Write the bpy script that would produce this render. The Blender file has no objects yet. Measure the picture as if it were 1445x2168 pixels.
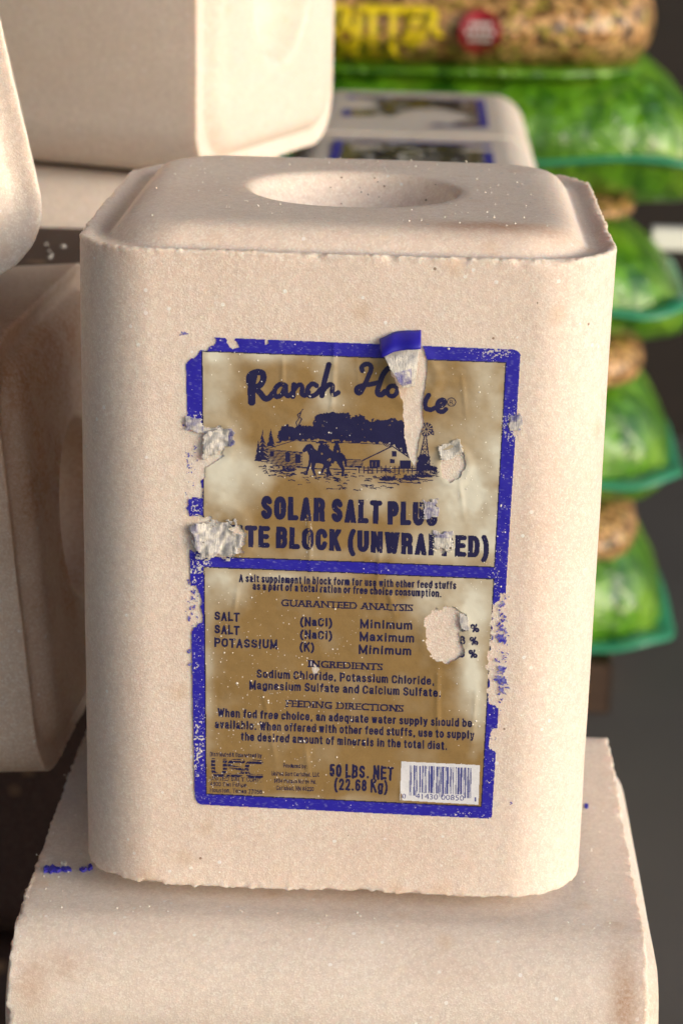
import bpy, math, random
import numpy as np
from mathutils import Vector, Matrix, noise as mnoise

SC = bpy.context.scene
COL = SC.collection
PI = math.pi

# ------------------------------------------------------------------ camera
CAM = np.array([0.03012, -0.84569, 0.44084])
PIT, YAW, ROL, FPX = 0.310070, -0.033934, 0.023491, 4677.83
_F = np.array([math.sin(YAW) * math.cos(PIT), math.cos(YAW) * math.cos(PIT), -math.sin(PIT)])
_R0 = np.array([math.cos(YAW), -math.sin(YAW), 0.0])
_U0 = np.cross(_R0, _F)
_R = _R0 * math.cos(ROL) + _U0 * math.sin(ROL)
_U = -_R0 * math.sin(ROL) + _U0 * math.cos(ROL)
cd = bpy.data.cameras.new('camera')
cam = bpy.data.objects.new('camera', cd)
COL.objects.link(cam)
cam.matrix_world = Matrix(((_R[0], _U[0], -_F[0], CAM[0]), (_R[1], _U[1], -_F[1], CAM[1]),
                           (_R[2], _U[2], -_F[2], CAM[2]), (0, 0, 0, 1)))
cd.sensor_fit = 'VERTICAL'
cd.sensor_height = 36.0
cd.sensor_width = 24.0
cd.lens = FPX / 2168 * 36.0
cd.clip_start = 0.05
cd.clip_end = 300
cd.dof.use_dof = True
cd.dof.focus_distance = 0.90
cd.dof.aperture_fstop = 10.5
SC.camera = cam

# ------------------------------------------------------------------ light
SUN_EL, SUN_AZ = math.radians(16), math.radians(58)      # azimuth measured from -y (towards camera) to +x
sun_dir = Vector((math.sin(SUN_AZ) * math.cos(SUN_EL), -math.cos(SUN_AZ) * math.cos(SUN_EL), math.sin(SUN_EL)))
w = bpy.data.worlds.new('World')
SC.world = w
w.use_nodes = True
nt = w.node_tree
sky = nt.nodes.new('ShaderNodeTexSky')
sky.sky_type = 'NISHITA'
sky.sun_disc = False
sky.sun_elevation = SUN_EL
sky.sun_rotation = math.atan2(sun_dir.x, sun_dir.y)
sky.air_density = 1.0
sky.dust_density = 1.5
sky.ozone_density = 0.6
bg = nt.nodes['Background']
bg.inputs['Strength'].default_value = 0.15
nt.links.new(sky.outputs[0], bg.inputs[0])
ld = bpy.data.lights.new('sun', 'SUN')
ld.energy = 1.3
ld.angle = math.radians(40)
ld.color = (1.0, 0.98, 0.955)
sun = bpy.data.objects.new('sun', ld)
sun.rotation_euler = sun_dir.to_track_quat('Z', 'Y').to_euler()
sun.location = (2, -2, 3)
COL.objects.link(sun)
SC.view_settings.view_transform = 'Standard'
SC.view_settings.look = 'None'
SC.view_settings.gamma = 1
SC.view_settings.exposure = 0.57
SC.cycles.max_bounces = 8
SC.cycles.use_denoising = True

# ------------------------------------------------------------------ helpers
def ray(x, y):
    return _F + _R * (x - 722.5) / FPX - _U * (y - 1084) / FPX

def on_y(x, y, Y):
    d = ray(x, y)
    return CAM + d * (Y - CAM[1]) / d[1]

def on_z(x, y, Z):
    d = ray(x, y)
    return CAM + d * (Z - CAM[2]) / d[2]

def tag(o, label=None, cat=None, group=None, kind=None):
    if label: o['label'] = label
    if cat: o['category'] = cat
    if group: o['group'] = group
    if kind: o['kind'] = kind
    return o

def thing(name, label, cat, loc=(0, 0, 0), group=None):
    o = bpy.data.objects.new(name, None)
    o.empty_display_size = 0.02
    COL.objects.link(o)
    o.location = loc
    return tag(o, label, cat, group)

def mesh_obj(name, V, Fq, mat, parent=None, smooth=True, attrs=None, matrix=None):
    me = bpy.data.meshes.new(name)
    V = np.asarray(V, dtype=np.float32)
    if isinstance(Fq, np.ndarray):
        n, k = Fq.shape
        me.vertices.add(len(V)); me.vertices.foreach_set('co', V.ravel())
        me.loops.add(n * k); me.loops.foreach_set('vertex_index', Fq.astype(np.int32).ravel())
        me.polygons.add(n)
        me.polygons.foreach_set('loop_start', np.arange(0, n * k, k, dtype=np.int32))
        me.polygons.foreach_set('loop_total', np.full(n, k, dtype=np.int32))
        me.update(calc_edges=True)
    else:
        me.from_pydata([tuple(v) for v in V.tolist()], [], Fq)
        me.update()
    if attrs:
        for an, av in attrs.items():
            a = me.attributes.new(an, 'FLOAT', 'POINT')
            a.data.foreach_set('value', np.asarray(av, dtype=np.float32))
    if smooth:
        me.polygons.foreach_set('use_smooth', [True] * len(me.polygons))
    me.validate()
    me.materials.append(mat)
    o = bpy.data.objects.new(name, me)
    COL.objects.link(o)
    if matrix is not None: o.matrix_world = matrix
    if parent is not None:
        o.parent = parent
    return o

def _hash(ix, iy, iz, seed):
    h = (ix.astype(np.int64) * 374761393 + iy.astype(np.int64) * 668265263 + iz.astype(np.int64) * 2147483647 + seed * 1274126177) & 0xFFFFFFFF
    h = ((h ^ (h >> 13)) * 1274126177) & 0xFFFFFFFF
    h = ((h ^ (h >> 16)) * 2246822519) & 0xFFFFFFFF
    return ((h ^ (h >> 15)) & 0xFFFFFF) / float(0xFFFFFF) * 2 - 1

def vnoise(P, scale, seed=0, lin=False):
    """smooth value noise in -1..1 ; P is (n,3) or (n,2)"""
    P = np.asarray(P, dtype=np.float64) * scale
    two = P.shape[-1] == 2
    i = np.floor(P); f = P - i; f = f if lin else f * f * (3 - 2 * f); i = i.astype(np.int64)
    r = 0
    for dx in (0, 1):
        for dy in (0, 1):
            if two:
                r = r + (f[..., 0] if dx else 1 - f[..., 0]) * (f[..., 1] if dy else 1 - f[..., 1]) * _hash(i[..., 0] + dx, i[..., 1] + dy, np.zeros((), np.int64), seed)
                continue
            for dz in (0, 1):
                wgt = (f[..., 0] if dx else 1 - f[..., 0]) * (f[..., 1] if dy else 1 - f[..., 1]) * (f[..., 2] if dz else 1 - f[..., 2])
                r = r + wgt * _hash(i[..., 0] + dx, i[..., 1] + dy, i[..., 2] + dz, seed)
    return r

def fbm(P, scale, seed=0, octv=3):
    r = 0; a = 1; s = 0
    for k in range(octv):
        r = r + a * vnoise(P, scale * 2 ** k, seed + k * 17); s += a; a *= 0.5
    return r / s

# ------------------------------------------------------------------ materials
def new_mat(name):
    m = bpy.data.materials.new(name)
    m.use_nodes = True
    return m, m.node_tree, m.node_tree.nodes['Principled BSDF']

def N(nt, typ, **kw):
    n = nt.nodes.new(typ)
    for k, v in kw.items():
        if k in n.inputs: n.inputs[k].default_value = v
        else: setattr(n, k, v)
    return n

def mixc(nt, fac, a, b, blend='MIX'):
    n = nt.nodes.new('ShaderNodeMix'); n.data_type = 'RGBA'; n.blend_type = blend
    for sock, v in ((n.inputs[0], fac), (n.inputs[6], a), (n.inputs[7], b)):
        if isinstance(v, bpy.types.NodeSocket): nt.links.new(v, sock)
        else: sock.default_value = v if not isinstance(v, tuple) else (v + (1,) if len(v) == 3 else v)
    return n.outputs[2]

def ramp(nt, src, lo, hi):
    n = nt.nodes.new('ShaderNodeMapRange')
    n.inputs[1].default_value = lo; n.inputs[2].default_value = hi
    nt.links.new(src, n.inputs[0])
    return n.outputs[0]

def mathn(nt, op, a, b=None):
    n = nt.nodes.new('ShaderNodeMath'); n.operation = op
    for sock, v in ((n.inputs[0], a), (n.inputs[1], b)):
        if v is None: continue
        if isinstance(v, bpy.types.NodeSocket): nt.links.new(v, sock)
        else: sock.default_value = v
    return n.outputs[0]

def salt_material(name, c1, c2, stain_shade_col, sss=0.6, cryst=1.0):
    m, nt, b = new_mat(name)
    tc = N(nt, 'ShaderNodeTexCoord')
    oi = N(nt, 'ShaderNodeObjectInfo')
    off = N(nt, 'ShaderNodeVectorMath', operation='ADD')
    sc = N(nt, 'ShaderNodeVectorMath', operation='SCALE'); sc.inputs['Scale'].default_value = 7.3
    cmb = N(nt, 'ShaderNodeCombineXYZ')
    for k in range(3): nt.links.new(oi.outputs['Random'], cmb.inputs[k])
    nt.links.new(cmb.outputs[0], sc.inputs[0])
    nt.links.new(tc.outputs['Object'], off.inputs[0]); nt.links.new(sc.outputs[0], off.inputs[1])
    P = off.outputs[0]
    def noise(s, d=3, r=0.55):
        n = N(nt, 'ShaderNodeTexNoise'); n.inputs['Scale'].default_value = s; n.inputs['Detail'].default_value = d
        n.inputs['Roughness'].default_value = r
        nt.links.new(P, n.inputs['Vector']); return n.outputs['Fac']
    def vor(s):
        n = N(nt, 'ShaderNodeTexVoronoi'); n.inputs['Scale'].default_value = s
        nt.links.new(P, n.inputs['Vector']); return n
    big = ramp(nt, noise(14, 4, 0.6), 0.35, 0.68)
    col = mixc(nt, big, c1, c2)
    damp = ramp(nt, noise(38, 5, 0.65), 0.50, 0.80)
    col = mixc(nt, mathn(nt, 'MULTIPLY', damp, 0.17), col, tuple(v * f for v, f in zip(c2, (0.86, 0.74, 0.62))))
    # crystal mottle
    med = ramp(nt, noise(330, 3, 0.7), 0.32, 0.7)
    col = mixc(nt, mathn(nt, 'MULTIPLY', med, 0.45), col, tuple(v * 0.70 for v in c2))
    v1 = vor(1450)
    sep = N(nt, 'ShaderNodeSeparateColor'); nt.links.new(v1.outputs['Color'], sep.inputs[0])
    lightc = ramp(nt, sep.outputs[0], 0.55, 1.0)
    col = mixc(nt, mathn(nt, 'MULTIPLY', lightc, 0.5 * cryst), col, (0.93, 0.88, 0.80))
    # big white crystals, their sparkle painted in as bright dots
    v2 = vor(330)
    sep2 = N(nt, 'ShaderNodeSeparateColor'); nt.links.new(v2.outputs['Color'], sep2.inputs[0])
    gate = mathn(nt, 'MULTIPLY', mathn(nt, 'GREATER_THAN', sep2.outputs[0], 0.972), mathn(nt, 'LESS_THAN', v2.outputs['Distance'], 0.28))
    col = mixc(nt, mathn(nt, 'MULTIPLY', gate, 0.75 * cryst), col, (0.97, 0.95, 0.92))
    # dark grains
    v3 = vor(120)
    sep3 = N(nt, 'ShaderNodeSeparateColor'); nt.links.new(v3.outputs['Color'], sep3.inputs[0])
    g3 = mathn(nt, 'MULTIPLY', mathn(nt, 'GREATER_THAN', sep3.outputs[1], 0.965), mathn(nt, 'LESS_THAN', v3.outputs['Distance'], 0.075))
    col = mixc(nt, mathn(nt, 'MULTIPLY', g3, 0.8), col, (0.22, 0.12, 0.06))
    # faint tan freckles
    v4 = vor(60)
    sep4 = N(nt, 'ShaderNodeSeparateColor'); nt.links.new(v4.outputs['Color'], sep4.inputs[0])
    g4 = mathn(nt, 'MULTIPLY', mathn(nt, 'GREATER_THAN', sep4.outputs[1], 0.85), ramp(nt, v4.outputs['Distance'], 0.35, 0.0))
    col = mixc(nt, mathn(nt, 'MULTIPLY', g4, 0.35), col, (0.62, 0.38, 0.20))
    # stain
    at = N(nt, 'ShaderNodeAttribute'); at.attribute_name = 'stain'
    sn = mathn(nt, 'MULTIPLY', ramp(nt, noise(30, 4, 0.6), 0.2, 0.7), ramp(nt, noise(480, 3, 0.8), 0.28, 0.62))
    st = mathn(nt, 'MULTIPLY', at.outputs['Fac'], mathn(nt, 'ADD', mathn(nt, 'MULTIPLY', sn, 0.9), 0.35))
    st = mathn(nt, 'MINIMUM', st, 0.92)
    col = mixc(nt, st, col, stain_shade_col)
    nt.links.new(col, b.inputs['Base Color'])
    rg = mathn(nt, 'SUBTRACT', 0.62, mathn(nt, 'MULTIPLY', gate, 0.4))
    nt.links.new(rg, b.inputs['Roughness'])
    b.inputs['Specular IOR Level'].default_value = 0.45
    b.inputs['Subsurface Weight'].default_value = sss
    b.inputs['Subsurface Radius'].default_value = (1.0, 0.62, 0.38)
    b.inputs['Subsurface Scale'].default_value = 0.005
    h = mathn(nt, 'ADD', mathn(nt, 'MULTIPLY', v1.outputs['Distance'], 0.6), mathn(nt, 'MULTIPLY', noise(1400, 3, 0.8), 1.2))
    h = mathn(nt, 'ADD', h, mathn(nt, 'MULTIPLY', gate, 0.4))
    bp = N(nt, 'ShaderNodeBump'); bp.inputs['Strength'].default_value = 0.38; bp.inputs['Distance'].default_value = 0.0005
    nt.links.new(h, bp.inputs['Height']); nt.links.new(bp.outputs[0], b.inputs['Normal'])
    return m

M_SALT = salt_material('salt', (0.85, 0.725, 0.635), (0.80, 0.645, 0.55), (0.50, 0.22, 0.10))
M_SALTW = salt_material('salt_pale', (0.84, 0.735, 0.655), (0.78, 0.665, 0.58), (0.42, 0.21, 0.10))
M_SALTB = salt_material('salt_stained_shaded', (0.80, 0.635, 0.51), (0.74, 0.55, 0.42), (0.42, 0.175, 0.065), 0.3)  # left block: brown stains plus warm shade put into the colour
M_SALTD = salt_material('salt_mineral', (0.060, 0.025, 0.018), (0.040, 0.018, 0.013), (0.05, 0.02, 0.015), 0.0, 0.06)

def film_material(name, col, rough=0.4, metal=0.0, fade=None, bump=0.15, coat=0.0, bscale=220):
    m, nt, b = new_mat(name)
    tc = N(nt, 'ShaderNodeTexCoord')
    n = N(nt, 'ShaderNodeTexNoise'); n.inputs['Scale'].default_value = bscale; n.inputs['Detail'].default_value = 4
    nt.links.new(tc.outputs['Object'], n.inputs['Vector'])
    n2 = N(nt, 'ShaderNodeTexNoise'); n2.inputs['Scale'].default_value = 1500; n2.inputs['Detail'].default_value = 2
    nt.links.new(tc.outputs['Object'], n2.inputs['Vector'])
    c = mixc(nt, mathn(nt, 'MULTIPLY', ramp(nt, n.outputs['Fac'], .3, .75), 0.25), col, tuple(min(1, v * 1.5 + .004) for v in col))
    c = mixc(nt, mathn(nt, 'MULTIPLY', ramp(nt, n2.outputs['Fac'], .45, .7), 0.18), c, tuple(v * .6 for v in col))
    b.inputs['Metallic'].default_value = metal
    b.inputs['Roughness'].default_value = rough
    if fade:
        at = N(nt, 'ShaderNodeAttribute'); at.attribute_name = 'fade'
        c = mixc(nt, at.outputs['Fac'], c, fade)
        inv = mathn(nt, 'SUBTRACT', 1.0, at.outputs['Fac'])
        nt.links.new(mathn(nt, 'MULTIPLY', inv, metal), b.inputs['Metallic'])
        nt.links.new(mathn(nt, 'ADD', mathn(nt, 'MULTIPLY', at.outputs['Fac'], 0.2), rough), b.inputs['Roughness'])
    nt.links.new(c, b.inputs['Base Color'])
    b.inputs['Coat Weight'].default_value = coat
    b.inputs['Coat Roughness'].default_value = 0.25
    bp = N(nt, 'ShaderNodeBump'); bp.inputs['Strength'].default_value = bump; bp.inputs['Distance'].default_value = 0.001
    nt.links.new(n.outputs['Fac'], bp.inputs['Height']); nt.links.new(bp.outputs[0], b.inputs['Normal'])
    return m

M_PAPER = film_material('label_paper', (0.66, 0.63, 0.58), 0.7, bump=0.5)
M_GOLD = film_material('gold_film', (0.37, 0.235, 0.090), 0.40, 0.35, fade=(0.72, 0.70, 0.59), bump=0.22, coat=0.15, bscale=120)
M_BLUE = film_material('blue_ink', (0.016, 0.010, 0.36), 0.5, fade=(0.42, 0.42, 0.66), bump=0.12, coat=0.05)
M_NAVY = film_material('navy_ink', (0.010, 0.009, 0.060), 0.45, bump=0.1)
M_WHITE = film_material('white_ink', (0.72, 0.72, 0.76), 0.5, bump=0.1)
M_CRUMB = film_material('salt_crumb', (0.85, 0.80, 0.72), 0.5, bump=0.2)

def crumple_material():
    m, nt, b = new_mat('crumpled_paper')
    at = N(nt, 'ShaderNodeAttribute'); at.attribute_name = 'ink'
    tc = N(nt, 'ShaderNodeTexCoord')
    n = N(nt, 'ShaderNodeTexNoise'); n.inputs['Scale'].default_value = 500; n.inputs['Detail'].default_value = 5
    nt.links.new(tc.outputs['Object'], n.inputs['Vector'])
    c = mixc(nt, ramp(nt, n.outputs['Fac'], .35, .7), (0.74, 0.70, 0.62), (0.52, 0.50, 0.48))
    k = mathn(nt, 'MULTIPLY', at.outputs['Fac'], ramp(nt, n.outputs['Fac'], .3, .6))
    c = mixc(nt, k, c, (0.05, 0.045, 0.33))
    nt.links.new(c, b.inputs['Base Color'])
    b.inputs['Roughness'].default_value = 0.7
    mp = N(nt, 'ShaderNodeMapping'); mp.inputs['Rotation'].default_value = (0, .7, 0); mp.inputs['Scale'].default_value = (2400, 600, 260)
    nt.links.new(tc.outputs['Object'], mp.inputs[0])
    nf = N(nt, 'ShaderNodeTexNoise'); nf.inputs['Scale'].default_value = 1; nf.inputs['Detail'].default_value = 3; nf.inputs['Distortion'].default_value = .8
    nt.links.new(mp.outputs[0], nf.inputs['Vector'])
    c = mixc(nt, ramp(nt, nf.outputs['Fac'], .52, .8), c, (0.42, 0.41, 0.42)); nt.links.new(c, b.inputs['Base Color'])
    bp = N(nt, 'ShaderNodeBump'); bp.inputs['Strength'].default_value = 0.6; bp.inputs['Distance'].default_value = 0.001
    nt.links.new(nf.outputs['Fac'], bp.inputs['Height']); nt.links.new(bp.outputs[0], b.inputs['Normal'])
    return m
M_CRUMPLE = crumple_material()

# ------------------------------------------------------------------ salt block builder
W, D, H, R = 0.215, 0.21576, 0.27466, 0.033

def round_rect(n, hw, hd, r):
    """n points, equal steps, start at +x side middle, counter-clockwise"""
    r = max(min(r, hw, hd), 1e-4)
    segs = []
    sx, sy = hw - r, hd - r
    L = [('l', (hw, 0), (hw, sy)), ('a', (sx, sy), 0), ('l', (sx, hd), (-sx, hd)), ('a', (-sx, sy), 90),
         ('l', (-hw, sy), (-hw, -sy)), ('a', (-sx, -sy), 180), ('l', (-sx, -hd), (sx, -hd)), ('a', (sx, -sy), 270), ('l', (hw, -sy), (hw, 0))]
    lens = [math.dist(s[1], s[2]) if s[0] == 'l' else PI / 2 * r for s in L]
    return L, lens, r

def ring_points(tabs, hw, hd, r):
    """tabs: list of (segment index, fraction) so that every ring keeps matching points"""
    L, lens, r = round_rect(0, hw, hd, r)
    idx, fr = tabs
    out = np.zeros((len(idx), 2))
    for k, s in enumerate(L):
        m = idx == k
        t = fr[m]
        if s[0] == 'l':
            out[m, 0] = s[1][0] + (s[2][0] - s[1][0]) * t; out[m, 1] = s[1][1] + (s[2][1] - s[1][1]) * t
        else:
            a = math.radians(s[2]) + t * PI / 2
            out[m, 0] = s[1][0] + r * np.cos(a); out[m, 1] = s[1][1] + r * np.sin(a)
    return out

CAP = [(0.2, -0.3), (0.8, 0.0), (1.7, 0.05), (2.8, -0.2), (4.6, -0.8), (6.6, -1.6), (8.4, -1.7), (10.0, -1.8), (11.0, -1.6), (11.8, -1.0),
       (12.6, 0.1), (13.6, 1.5), (14.9, 3.2), (16.6, 5.0), (19.0, 6.5), (22, 7.4), (26, 7.9), (30, 8.0)]
BOWL = [(47.5, 7.9), (45.6, 7.4), (44.0, 6.0), (42.6, 3.8), (41, 0.2), (38.6, -4.6), (35, -10), (30, -15.4), (23, -20), (14, -23), (6, -24)]

def build_block(name, n, step, seed, w=W, d=D, h=H, r=R, jag=1.0, top_panel=1.0, bot_panel=0.7, wave=0.0004, fine=0.5):
    """upright block, centred on x and y, from lip to lip 0..h. returns V, F"""
    L, lens, _ = round_rect(0, w / 2, d / 2, r)
    tot = sum(lens); cum = np.cumsum([0] + lens)
    s = (np.arange(n) + 0.5) / n * tot
    idx = np.searchsorted(cum, s, side='right') - 1
    fr = (s - cum[idx]) / np.array(lens)[idx]
    tabs = (idx, fr)
    rings = []; lipw = []; roughw = []
    def add(p2, z, lw=0.0, rw=1.0):
        rings.append(np.concatenate([p2, np.full((n, 1), z)], 1)); lipw.append(lw); roughw.append(rw)
    def cap(z0, sgn, panel):
        rr = []
        for (ins, dz) in CAP:
            i = ins / 1000
            rad = max(r - i * 0.35, 0.02)
            p = ring_points(tabs, w / 2 - i, d / 2 - i, rad)
            dzz = dz * panel if dz > 0 else dz
            rr.append((p, z0 + sgn * dzz / 1000, max(0, 1 - abs(ins - 0.6) / 1.8), 1.0))
        base = rr[-1][0]; zb = rr[-1][1]
        ang = np.arctan2(base[:, 1], base[:, 0])
        circ = lambda q: np.stack([np.cos(ang) * q, np.sin(ang) * q], 1)
        c0 = circ(0.0485)
        for k in range(1, 12):
            t = k / 12
            rr.append((base * (1 - t) + c0 * t, zb, 0, 0.7))
        for (q, dz) in BOWL:
            rr.append((circ(q / 1000), z0 + sgn * (dz if dz < 0 else dz * panel) / 1000, 0, 1.2))
        return rr
    bot = cap(0, -1, bot_panel)
    for q in reversed(bot): add(*q)
    wall = ring_points(tabs, w / 2, d / 2, r)
    zs = []
    z = 0.0008; st = 0.0009
    while z < h / 2:
        zs.append(z); z += st; st = min(st * 1.25, step)
    zs = zs + [h - q for q in reversed(zs)]
    for z in zs:
        e = min(z, h - z)
        add(wall, z, max(0, 1 - e / 0.004) * 0.8, 1.0)
    for q in cap(h, 1, top_panel): add(*q)
    V = np.concatenate(rings)
    nr = len(rings)
    lw = np.repeat(lipw, n); rw = np.repeat(roughw, n)
    # displacement: along xy radially for walls, along z for caps
    P = V.copy()
    rad = V[:, :2] / (np.linalg.norm(V[:, :2], axis=1, keepdims=True) + 1e-6)
    side = ((V[:, 2] > 0.0004) & (V[:, 2] < h - 0.0004)).astype(float)
    big = fbm(P + seed, 18, seed, 3) * wave
    med = fbm(P + seed, 260, seed + 5, 2) * 0.00003 * fine * 2
    fin = vnoise(P + seed, 750, seed + 9) * 0.00004 * fine * 2
    dd = big + med + fin
    nrm = np.zeros_like(V)
    # approximate wall normal
    q = np.abs(V[:, :2]) - np.array([w / 2 - r, d / 2 - r]); q = np.maximum(q, 0) * np.sign(V[:, :2])
    qn = q / (np.linalg.norm(q, axis=1, keepdims=True) + 1e-9)
    nrm[:, :2] = qn * side[:, None]
    nrm[:, 2] = (1 - side) * np.where(V[:, 2] > h / 2, 1, -1)
    V = V + nrm * (dd * rw)[:, None]
    # broken lip
    j = fbm(P + seed, 330, seed + 21, 2)
    jb = fbm(P + seed, 70, seed + 22, 2)
    chip = np.maximum(0, fbm(P + seed, 110, seed + 23, 2) - 0.25)
    sg = np.where(P[:, 2] > h / 2, 1, -1)
    V[:, 2] += sg * lw * jag * (vnoise(P + seed, 800, seed + 25) * 0.00055 + j * 0.0009 + jb * 0.0009 - chip * np.where(P[:, 2] > h / 2, 0.0022, 0.0030))
    V[:, :2] += qn * (lw * jag * (vnoise(P + seed, 420, seed + 31) * 0.0006 - chip * 0.002))[:, None]
    a = np.arange(nr - 1)[:, None] * n + np.arange(n)[None]
    b = np.arange(nr - 1)[:, None] * n + (np.arange(n)[None] + 1) % n
    F = np.stack([a, b, b + n, a + n], -1).reshape(-1, 4)
    # close the centre of both bowls with a quad-fan of degenerate-free triangles done as quads to a centre vertex ring
    cv = len(V)
    V = np.concatenate([V, [[0, 0, V[:n, 2].mean()]], [[0, 0, V[(nr - 1) * n:(nr) * n, 2].mean()]]])
    k = np.arange(0, n, 2)
    f0 = np.stack([np.full(len(k), cv), (k + 2) % n, (k + 1) % n, k], -1)
    o = (nr - 1) * n
    f1 = np.stack([np.full(len(k), cv + 1), o + k, o + (k + 1) % n, o + (k + 2) % n], -1)
    F = np.concatenate([F, f0, f1])
    return V, F

def gauss(P, c, s):
    c = np.array(c); s = np.array(s)
    return np.exp(-(((P - c) / s) ** 2).sum(1))

def place(V, rot, loc):
    Rm = np.array(rot.to_3x3())
    return V @ Rm.T + np.array(loc)

def salt_block(name, mat, n, step, seed, rot, loc, label=None, cat='salt block', group=None, stain_shades=(), carve=(), parent=None, base_stain=0.0, **kw):
    """rot: Matrix for the upright block (origin at base centre); loc: where the origin goes"""
    V, F = build_block(name, n, step, seed, **kw)
    Wd = place(V, rot, loc)
    for (c, rad) in carve:
        c = np.array(c); dv = Wd - c; dist = np.linalg.norm(dv, axis=1)
        nz = rad * (1 + 0.10 * fbm(Wd, 120, 5, 3))
        m = dist < nz
        Wd[m] = c + dv[m] / dist[m][:, None] * nz[m][:, None]
    st = np.full(len(V), base_stain)
    for (c, s, a) in stain_shades:
        st = st + a * gauss(Wd, c, s)
    org = np.array(loc)
    o = mesh_obj(name, Wd - org, F, mat, attrs={'stain': np.clip(st, 0, 1)})
    o.location = loc
    if parent is not None:
        o.parent = parent
        o.location = Vector(loc) - parent.location
    else:
        tag(o, label, cat, group)
    return o

I3 = Matrix.Identity(3)
def rotm(ax, deg): return Matrix.Rotation(math.radians(deg), 3, ax)
GRP = 'salt blocks stacked by the bird seed'

# ================================================================== SETTING
FLOOR = -0.56
def sheet(name, corners, mat, thick=0.0, parent=None):
    V = np.array(corners, dtype=float)
    return mesh_obj(name, V, [tuple(range(len(V)))], mat, parent, smooth=False)

def box(name, lo, hi, mat, parent=None, bev=0.0015, rot=None, org=None):
    import bmesh
    bm = bmesh.new()
    bmesh.ops.create_cube(bm, size=1.0)
    lo = Vector(lo); hi = Vector(hi); c = (lo + hi) / 2; d = hi - lo
    for v in bm.verts: v.co = Vector((v.co.x * d.x, v.co.y * d.y, v.co.z * d.z))
    if bev > 0: bmesh.ops.bevel(bm, geom=bm.edges[:], offset=bev, segments=2, affect='EDGES')
    me = bpy.data.meshes.new(name); bm.to_mesh(me); bm.free()
    me.materials.append(mat)
    o = bpy.data.objects.new(name, me); COL.objects.link(o)
    o.location = c
    if rot: o.rotation_euler = rot
    if parent is not None:
        o.parent = parent; o.location = c - parent.location
    return o

def concrete():
    m, nt, b = new_mat('dark_concrete')
    tc = N(nt, 'ShaderNodeTexCoord')
    n = N(nt, 'ShaderNodeTexNoise'); n.inputs['Scale'].default_value = 3; n.inputs['Detail'].default_value = 8
    nt.links.new(tc.outputs['Object'], n.inputs['Vector'])
    n2 = N(nt, 'ShaderNodeTexNoise'); n2.inputs['Scale'].default_value = 180; n2.inputs['Detail'].default_value = 3
    nt.links.new(tc.outputs['Object'], n2.inputs['Vector'])
    c = mixc(nt, ramp(nt, n.outputs['Fac'], .3, .7), (0.080, 0.072, 0.068), (0.105, 0.096, 0.092))
    c = mixc(nt, mathn(nt, 'MULTIPLY', n2.outputs['Fac'], .4), c, (0.05, 0.05, 0.05))
    nt.links.new(c, b.inputs['Base Color']); b.inputs['Roughness'].default_value = 0.8
    bp = N(nt, 'ShaderNodeBump'); bp.inputs['Strength'].default_value = 0.3; bp.inputs['Distance'].default_value = 0.002
    nt.links.new(n2.outputs['Fac'], bp.inputs['Height']); nt.links.new(bp.outputs[0], b.inputs['Normal'])
    return m

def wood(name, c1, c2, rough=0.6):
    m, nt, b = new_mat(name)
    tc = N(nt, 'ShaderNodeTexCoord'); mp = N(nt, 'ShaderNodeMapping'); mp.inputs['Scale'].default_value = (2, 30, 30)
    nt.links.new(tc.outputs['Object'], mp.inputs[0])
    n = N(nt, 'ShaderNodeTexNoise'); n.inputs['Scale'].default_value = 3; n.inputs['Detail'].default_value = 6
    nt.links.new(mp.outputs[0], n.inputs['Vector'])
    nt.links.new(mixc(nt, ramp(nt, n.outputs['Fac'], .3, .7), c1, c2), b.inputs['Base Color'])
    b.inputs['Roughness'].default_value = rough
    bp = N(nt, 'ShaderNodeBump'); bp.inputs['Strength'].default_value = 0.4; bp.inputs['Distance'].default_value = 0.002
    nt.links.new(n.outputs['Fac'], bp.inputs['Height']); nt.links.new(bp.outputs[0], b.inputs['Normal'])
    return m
M_FLOOR = concrete()
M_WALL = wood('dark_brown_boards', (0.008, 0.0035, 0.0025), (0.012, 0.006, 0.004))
M_PALLET = wood('pallet_wood', (0.045, 0.024, 0.015), (0.07, 0.04, 0.025))
M_ROOF = wood('roof_boards', (0.13, 0.085, 0.06), (0.17, 0.12, 0.085))

fl = sheet('ground', [(-60, -60, FLOOR), (60, -60, FLOOR), (60, 60, FLOOR), (-60, 60, FLOOR)], M_FLOOR)
tag(fl, kind='structure')
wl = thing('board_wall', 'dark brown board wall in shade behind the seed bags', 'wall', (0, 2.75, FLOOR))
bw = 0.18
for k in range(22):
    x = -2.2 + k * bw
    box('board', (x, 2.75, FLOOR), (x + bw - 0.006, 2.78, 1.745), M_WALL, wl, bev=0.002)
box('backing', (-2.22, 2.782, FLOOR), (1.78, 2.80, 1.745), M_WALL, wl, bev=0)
wl2 = thing('shade_wall', 'dark board wall added out of view at the left to cut fill light', 'wall', (-1.25, 0, FLOOR))
for k in range(28):  # wall added out of view to keep fill light off the left
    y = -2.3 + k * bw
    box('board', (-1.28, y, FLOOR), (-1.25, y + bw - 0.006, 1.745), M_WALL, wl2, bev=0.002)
rf = thing('shade_roof', 'unseen board roof above the blocks, holding back sky light', 'roof', (0, 0, 1.78))
for k in range(22):  # unseen roof; its reach limits the sky light on the blocks
    x = -2.2 + k * bw
    box('board', (x, -1.15, 1.75), (x + bw - 0.003, 2.8, 1.78), M_ROOF, rf, bev=0.002)
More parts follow.
